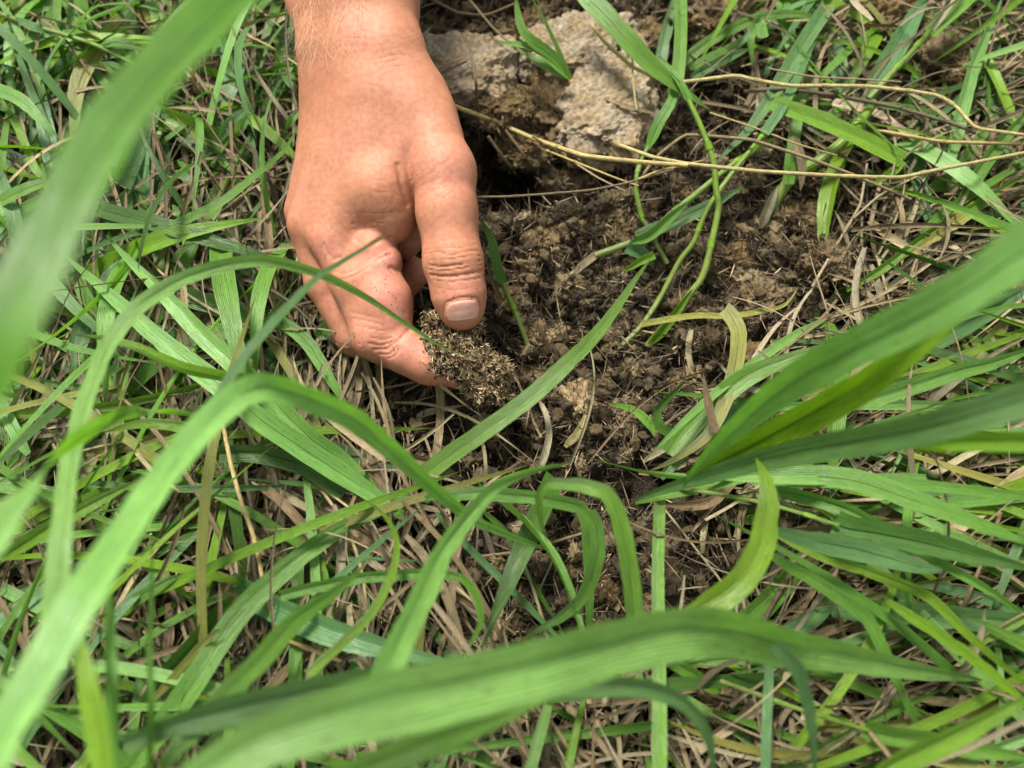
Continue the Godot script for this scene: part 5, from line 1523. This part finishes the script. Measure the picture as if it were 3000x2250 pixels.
func make_plant(called: String, category: String, group: String, d: Array) -> void:
	var root := Node3D.new()
	root.name = numbered(called)
	var first := points(d[1][0][4])
	root.position = first[0]
	add_child(root, true)
	tag(root, d[0], category, group)
	for q in d[1]:
		var p := points(q[4])
		var w: float = q[2] * 0.0001
		if q[3] == "S":
			var path := smooth_path(p, 0.004)
			var c := tinted(q[1])
			put("stem", tube(path, first[0], w * 0.5, c.lerp(Color(0.5, 0.46, 0.22), 0.5), c, 0.25, 9), leaf_material, root)
			if called == "grass_plant":
				for t in [0.45, 0.8]:
					var at := int(path.size() * t)
					put("node", tube(PackedVector3Array([path[at - 1].lerp(path[at], 0.4), path[at], path[at].lerp(path[mini(at + 1, path.size() - 1)], 0.6)]), first[0], w * 0.58, c * 1.2, c * 0.9, 0.0, 9), leaf_material, root)
		else:
			var dry: bool = q[0] == "dead_leaf" or (q[0] == "sheath" and q[1] in ["r", "s"])
			var leaf := put(q[0], ribbon(smooth_path(p, maxf(w * 0.4, 0.0025)), first[0], w, q[3], tinted(q[1]), 0.8 if q[0] == "sheath" else rng.randf_range(0.25, 0.5), rng.randf_range(-0.4, 0.4), rng.randf_range(-0.4, 0.4)), straw_material if dry else leaf_material, root)
			if q[0] == "blade" and w > 0.006:
				var rib := smooth_path(p, 0.004)
				rib.resize(int(rib.size() * 0.75))
				put("midrib", tube(rib, first[0], w * 0.03, tinted(q[1]), tinted(q[1]), 0.7, 6), leaf_material, leaf, Vector3(0, -w * 0.06, 0))


func make_plants() -> void:
	for d in PLANTS:
		make_plant("grass_plant", "grass plant", "rooted grass plants", d)
	for d in LEGUMES:
		make_plant("legume_plant", "leafy plant", "leafy legume stems", d)


func make_straws() -> void:
	for d in STRAWS:
		var p := points(d[4])
		var w: float = d[2] * 0.0001
		var path := smooth_path(p, 0.004, 0.75)
		var c := tinted(d[1])
		var o := put("dry_straw", tube(path, p[0], w * 0.5, c, c * rng.randf_range(0.75, 1.15), 0.15, 9, 0.06), straw_material, null, p[0])
		tag(o, d[0], "dry straw", "dry straws and stalks")
		for t in d[3]:
			var at := clampi(int(path.size() * t), 1, path.size() - 2)
			put("node", tube(PackedVector3Array([path[at].lerp(path[at - 1], 0.45), path[at], path[at].lerp(path[at + 1], 0.45)]), p[0], w * 0.62, c * 0.6, c * 0.8, 0.0, 9), straw_material, o)
	for d in DEAD_LEAVES:
		var p := points(d[4])
		var w: float = d[2] * 0.0001
		var o := put("dead_leaf", ribbon(smooth_path(p, maxf(w * 0.35, 0.003)), p[0], w, d[3], tinted(d[1]), rng.randf_range(0.3, 0.8), rng.randf_range(-0.5, 0.5), rng.randf_range(-1.0, 1.0), 8, 0.18), straw_material, null, p[0])
		tag(o, d[0], "dead leaf", "dead leaves in the litter")


# ---------------------------------------------------------------- what lies between: litter, chaff, crumbs and the tangle of leaves
func lying(length: float, width: float, arch: float, sway: float, profile: String, keel: float, across: int) -> ArrayMesh:
	var path := PackedVector3Array()
	var n := 12
	for k in n + 1:
		var t := float(k) / n
		path.append(Vector3(sway * length * sin(t * 2.4), arch * length * sin(PI * t) - arch * length * 0.3 * t, -length * t))
	return ribbon(path, Vector3.ZERO, width, profile, Color(1, 1, 1), keel, rng.randf_range(-0.5, 0.5), rng.randf_range(-0.9, 0.9), across, 0.1)


func shown(p: Vector3) -> bool:
	var away := p - Vector3(0, 390, 0)
	var depth := away.dot(-TOWARDS_VIEWER)
	var high := away.dot(TOWARDS_VIEWER.cross(Vector3(1, 0, 0)).normalized())
	return depth > 50.0 and absf(away.x) < depth * 0.62 and absf(high) < depth * 0.46


func leafy(x: float, z: float) -> float:
	# denser leaves left of the forearm and at the far right
	if in_soil(x, z):
		return 0.0
	var d := 0.05
	if x < -60.0 and z < -205.0:
		d = 0.95
	elif x < -160.0 and z < -150.0:
		d = 0.15
	elif x > 110.0 and z < -330.0:
		d = 0.5
	elif x > 170.0:
		d = 0.2
	if absf(x) > 400.0 or z < -600.0 or z > 60.0:
		d = maxf(d, 0.6)
	return d


func under_hand(x: float, z: float) -> bool:
	return x > -128.0 and x < 10.0 and z < -178.0 and z > -560.0


const PLACES := [
	[-900, -130, -900, -400, "in the far upper-left tangle"], [-130, 0, -900, -300, "in the tangle close to the wrist"], [-900, -190, -400, -290, "in the tangle at the left edge"], [-190, 0, -400, -290, "in the tangle beside the back of the hand"],
	[-900, -130, -290, -190, "among the long blades left of the fingers"], [-130, 0, -300, -190, "under the curled fingers"], [-900, -60, -190, 400, "on the litter at the lower left"],
	[0, 90, -900, -350, "beside the grey clods"], [90, 190, -900, -330, "among the yellow straws at the upper right"], [190, 900, -900, -330, "in the tangle at the top right corner"],
	[120, 900, -330, -170, "beside the blades at the right edge"], [90, 900, -170, 400, "on the litter at the lower right"], [-60, 120, -350, -150, "at the border of the dug soil"], [-60, 90, -150, 400, "on the litter at the lower centre"]]


func place_of(x: float, z: float) -> String:
	for q in PLACES:
		if x >= q[0] and x < q[1] and z >= q[2] and z < q[3]:
			return q[4]
	return "on the ground"


func heading_of(b: Basis) -> String:
	var d := -b.z.normalized()
	if absf(d.x) > absf(d.z) * 1.6:
		return "pointing right" if d.x > 0.0 else "pointing left"
	if absf(d.z) > absf(d.x) * 1.6:
		return "pointing up" if d.z < 0.0 else "pointing down"
	return ("slanting up" if d.z < 0.0 else "slanting down") + ("-right" if d.x > 0.0 else "-left")


const HUES := {"g": "fresh green", "b": "dull bluish green", "d": "dark green", "y": "bright yellow-green", "o": "yellowing", "p": "pale green", "r": "brown", "w": "bleached grey", "k": "dark weathered", "s": "straw-yellow"}


func make_scatter() -> void:
	var leaves := []
	for k in 10:
		leaves.append(lying(rng.randf_range(0.075, 0.15), rng.randf_range(0.008, 0.0115) if k % 2 else rng.randf_range(0.004, 0.0075), rng.randf_range(0.03, 0.2), rng.randf_range(-0.12, 0.12), "B" if k % 3 else "T", rng.randf_range(0.25, 0.6), 6))
	var straws := []
	for k in 14:
		var wide := k % 3 == 0
		straws.append(lying(rng.randf_range(0.035, 0.10), rng.randf_range(0.0026, 0.005) if wide else rng.randf_range(0.0007, 0.0020), rng.randf_range(0.0, 0.16), rng.randf_range(-0.2, 0.2), "C" if k % 2 else "T", rng.randf_range(0.3, 0.9), 4))
	# green leaves: those in view are things of their own, the rest one mass
	var mass := Node3D.new()
	mass.name = "grass_cover"
	tag(mass, "dense tangle of green grass leaves round the spot", "grass", "", "stuff")
	add_child(mass)
	var places := []
	var colours := []
	for k in leaves.size():
		places.append([])
		colours.append(PackedColorArray())
	var single := 0
	var tries := 0
	while tries < 5600:
		tries += 1
		var inside := tries < 2700
		var x := rng.randf_range(-420, 420) if inside else rng.randf_range(-900, 900)
		var z := rng.randf_range(-600, 60) if inside else rng.randf_range(-1100, 420)
		if rng.randf() > leafy(x, z):
			continue
		var level := pow(rng.randf(), 1.6)
		var y := ground_height(x, z) + 3.0 + 34.0 * level
		var turn := rng.randfn(0.15 if x < 0 else -0.7, 0.75) + (PI if rng.randf() < 0.5 else 0.0)
		var b := Basis.from_euler(Vector3(rng.randfn(0.02, 0.16), turn, rng.randfn(0.0, 0.45))).scaled_local(Vector3.ONE * rng.randf_range(0.75, 1.25))
		var t := Transform3D(b, Vector3(x, y, z) * 0.001)
		var ends := t * Vector3(0, 0, -0.1)
		if in_soil(ends.x * 1000.0, ends.z * 1000.0) and rng.randf() < 0.9 or under_hand(x, z) or under_hand(ends.x * 1000.0, ends.z * 1000.0):
			continue
		var pick := rng.randi_range(0, leaves.size() - 1)
		var key: String = ["g", "b", "b", "p", "d", "y", "o", "g"][rng.randi_range(0, 7)]
		if key == "o" and rng.randf() < 0.6:
			key = "b"
		if single < 110 and level > 0.22 and shown(Vector3(x, y, z)):
			single += 1
			var o := put("grass_leaf", leaves[pick], leaf_tinted(key), null, t.origin)
			o.basis = b
			tag(o, "%s %s leaf %s %s" % ["broad" if pick % 2 else "narrow", HUES[key], heading_of(b), place_of(x, z)], "grass leaf", "loose grass leaves " + place_of(x, z))
		else:
			places[pick].append(t)
			colours[pick].append(tinted(key))
	# thin long leaves that fan over the litter below and at the right
	var thin := []
	for k in 6:
		thin.append(lying(rng.randf_range(0.10, 0.19), rng.randf_range(0.0022, 0.0048), rng.randf_range(0.04, 0.16), rng.randf_range(-0.12, 0.12), "B", rng.randf_range(0.25, 0.6), 4))
	var thin_places := []
	var thin_colours := []
	for k in thin.size():
		thin_places.append([])
		thin_colours.append(PackedColorArray())
	var thin_single := 0
	for n in 1500:
		var inside := n < 620
		var x := rng.randf_range(-330, 380) if inside else rng.randf_range(-900, 900)
		var z := rng.randf_range(-230, 40) if inside else rng.randf_range(-1100, 420)
		if in_soil(x, z) or under_hand(x, z) or rng.randf() > (0.95 if x > 60.0 else 0.6 if x < -60.0 else 0.3):
			continue
		var y := ground_height(x, z) + 6.0 + 34.0 * rng.randf()
		var turn := rng.randfn(1.35, 0.35) if x > 60.0 else rng.randfn(-0.75, 0.6)
		if x <= 60.0 and rng.randf() < 0.3:
			turn = rng.randfn(1.4, 0.3)
		if rng.randf() < 0.5:
			turn += PI
		var b := Basis.from_euler(Vector3(rng.randfn(0.04, 0.12), turn, rng.randfn(0.0, 0.4))).scaled_local(Vector3.ONE * rng.randf_range(0.75, 1.25))
		var t := Transform3D(b, Vector3(x, y, z) * 0.001)
		var ends := t * Vector3(0, 0, -0.12) * 1000.0
		var middle := t * Vector3(0, 0, -0.06) * 1000.0
		if in_soil(ends.x, ends.z) or in_soil(middle.x, middle.z) or under_hand(ends.x, ends.z):
			continue
		var pick := rng.randi_range(0, thin.size() - 1)
		var key: String = ["g", "y", "g", "b", "y", "p", "d", "o"][rng.randi_range(0, 7)]
		if thin_single < 120 and shown(Vector3(x, y, z)):
			thin_single += 1
			var o := put("grass_leaf", thin[pick], leaf_tinted(key), null, t.origin)
			o.basis = b
			tag(o, "thin %s leaf %s %s" % [HUES[key], heading_of(b), place_of(x, z)], "grass leaf", "thin grass leaves " + place_of(x, z))
		else:
			thin_places[pick].append(t)
			thin_colours[pick].append(tinted(key))
	for k in thin.size():
		scatter("leaves", thin[k], leaf_material, thin_places[k], thin_colours[k], mass)
	for k in leaves.size():
		scatter("leaves", leaves[k], leaf_material, places[k], colours[k], mass)
	# dead litter
	var litter := Node3D.new()
	litter.name = "straw_litter"
	tag(litter, "matted layer of dead brown straw over the ground", "litter", "", "stuff")
	add_child(litter)
	places = []
	colours = []
	for k in straws.size():
		places.append([])
		colours.append(PackedColorArray())
	single = 0
	for n in 27000:
		var inside := n < 17000
		var x := rng.randf_range(-430, 430) if inside else rng.randf_range(-900, 900)
		var z := rng.randf_range(-600, 60) if inside else rng.randf_range(-1100, 420)
		if in_soil(x, z) and rng.randf() > 0.02:
			continue
		var level := rng.randf()
		var y := ground_height(x, z) + 0.5 + 24.0 * level * level
		var b := Basis.from_euler(Vector3(rng.randfn(0.0, 0.24), rng.randf() * TAU if rng.randf() < 0.5 else rng.randfn(0.3 if x < 60 else -1.1, 0.4), rng.randfn(0.0, 0.6))).scaled_local(Vector3.ONE * rng.randf_range(0.7, 1.3))
		var t := Transform3D(b, Vector3(x, y, z) * 0.001)
		var ends := t * Vector3(0, 0, -0.06)
		if in_soil(ends.x * 1000.0, ends.z * 1000.0) and rng.randf() < 0.85:
			continue
		var pick := rng.randi_range(0, straws.size() - 1)
		var key: String = ["r", "w", "w", "k", "r", "r", "w", "w"][rng.randi_range(0, 7)]
		if single < 190 and level > 0.8 and z > -330.0 and shown(Vector3(x, y, z)):
			single += 1
			var o := put("straw_piece", straws[pick], straw_tinted(key), null, t.origin)
			o.basis = b
			tag(o, "%s %s straw %s %s" % ["flat" if pick % 3 == 0 else "thin", HUES[key], heading_of(b), place_of(x, z)], "straw", "straw pieces " + place_of(x, z))
		else:
			places[pick].append(t)
			colours[pick].append(tinted(key) * rng.randf_range(0.75, 1.15))
	for k in straws.size():
		scatter("straw", straws[k], straw_material, places[k], colours[k], litter)
	# chaff and crumbs of the dug soil
	var crumbs := Node3D.new()
	crumbs.name = "soil_crumbs"
	tag(crumbs, "loose crumbs and chaff of the dug soil", "soil crumbs", "", "stuff")
	add_child(crumbs)
	var bits := [sliver(0.0055, 0.00045, 0.3), sliver(0.0035, 0.0008, -0.2), sliver(0.011, 0.00045, 0.2), sliver(0.015, 0.0006, 0.12)]
	for k in bits.size():
		var at := []
		var of := PackedColorArray()
		var count := 0
		while count < 20000:
			var x := rng.randf_range(-430, 430)
			var z := rng.randf_range(-620, 60)
			if not in_soil(x, z) and rng.randf() > 0.12:
				continue
			count += 1
			# chaff sits in tufts
			var tuft := relief.get_noise_2d(x * 0.09, z * 0.09 + 300.0)
			if tuft < -0.05 and rng.randf() < 0.6:
				continue
			var b := Basis.from_euler(Vector3(rng.randfn(0.25, 0.5), rng.randf() * TAU, rng.randf() * TAU)).scaled_local(Vector3.ONE * rng.randf_range(0.5, 1.4))
			at.append(Transform3D(b, Vector3(x, ground_height(x, z) + rng.randf_range(-0.5, 2.5 + 5.0 * maxf(0.0, tuft)), z) * 0.001))
			of.append(chaff_colour() * (0.75 + 1.5 * maxf(0.0, tuft)))
		scatter("chaff", bits[k], chaff_material, at, of, crumbs)
	for k in 6:
		var tuft := SurfaceTool.new()
		tuft.begin(Mesh.PRIMITIVE_TRIANGLES)
		var core := clod_mesh(Vector3(6.5, 4.0, 5.5), Color(0.5, 0.5, 0.5), 400.0 + k * 23.0, 1.9, 10)
		tuft.append_from(core, 0, Transform3D())
		var skin: PackedVector3Array = core.surface_get_arrays(0)[Mesh.ARRAY_VERTEX]
		var way: PackedVector3Array = core.surface_get_arrays(0)[Mesh.ARRAY_NORMAL]
		for i in 150:
			var p := rng.randi_range(0, skin.size() - 1)
			var away := (way[p] * rng.randf_range(-0.2, 0.5) + Vector3(rng.randfn(), rng.randfn(), rng.randfn()) * 0.7).normalized()
			var bit := sliver(rng.randf_range(0.002, 0.0045), rng.randf_range(0.0003, 0.0008), rng.randf_range(-0.3, 0.4))
			var arrays := bit.surface_get_arrays(0)
			var tone := PackedColorArray()
			tone.resize(arrays[Mesh.ARRAY_VERTEX].size())
			tone.fill(Color(1, 1, 1) * rng.randf_range(0.3, 1.3))
			arrays[Mesh.ARRAY_COLOR] = tone
			arrays[Mesh.ARRAY_TEX_UV] = null
			var again := ArrayMesh.new()
			again.add_surface_from_arrays(Mesh.PRIMITIVE_TRIANGLES, arrays)
			tuft.append_from(again, 0, Transform3D(Basis.looking_at(away, Vector3(0.3, 1, 0.2)), skin[p]))
		var at := []
		var of := PackedColorArray()
		var count := 0
		while count < 150:
			var x := rng.randf_range(-430, 430)
			var z := rng.randf_range(-620, 60)
			if not in_soil(x, z) or relief.get_noise_2d(x * 0.03 + 500.0, z * 0.03) < -0.12:
				continue
			count += 1
			var s := 0.35 + 0.9 * pow(rng.randf(), 2.0)
			at.append(Transform3D(Basis.from_euler(Vector3(rng.randf(), rng.randf(), rng.randf()) * TAU).scaled_local(Vector3.ONE * s), Vector3(x, ground_height(x, z) + rng.randf_range(0.0, 2.0), z) * 0.001))
			of.append(Color(0.082, 0.066, 0.043).lerp(Color(0.36, 0.295, 0.175), pow(rng.randf(), 2.0)))
		scatter("crumb", tuft.commit(), chaff_material, at, of, crumbs)
	for k in 4:
		var m := clod_mesh(Vector3(3.4, 2.4, 2.9), Color(1, 1, 1), 200.0 + k * 17.0, 1.5, 5)
		var at := []
		var of := PackedColorArray()
		var count := 0
		while count < 1300:
			var x := rng.randf_range(-430, 430)
			var z := rng.randf_range(-620, 60)
			if not in_soil(x, z):
				continue
			count += 1
			var s := 0.35 + 1.5 * pow(rng.randf(), 3.0)
			at.append(Transform3D(Basis.from_euler(Vector3(rng.randf(), rng.randf(), rng.randf()) * TAU).scaled_local(Vector3.ONE * s), Vector3(x, ground_height(x, z) + rng.randf_range(-0.5, 1.5), z) * 0.001))
			of.append(Color(0.080, 0.065, 0.043) * rng.randf_range(0.3, 1.7))
		scatter("crumb", m, clod_material, at, of, crumbs)


var leaf_tints := {}
func leaf_tinted(key: String) -> Material:
	return one_of(leaf_tints, leaf_material, key)
var straw_tints := {}
func straw_tinted(key: String) -> Material:
	return one_of(straw_tints, straw_material, key)
## a few tints of a material for things that share a white mesh
func one_of(store: Dictionary, from: StandardMaterial3D, key: String) -> Material:
	var name_ := key + str(rng.randi_range(0, 2))
	if not store.has(name_):
		var m: StandardMaterial3D = from.duplicate()
		var c := tinted(key)
		m.albedo_color = Color(c.r, c.g, c.b).linear_to_srgb()
		store[name_] = m
	return store[name_]
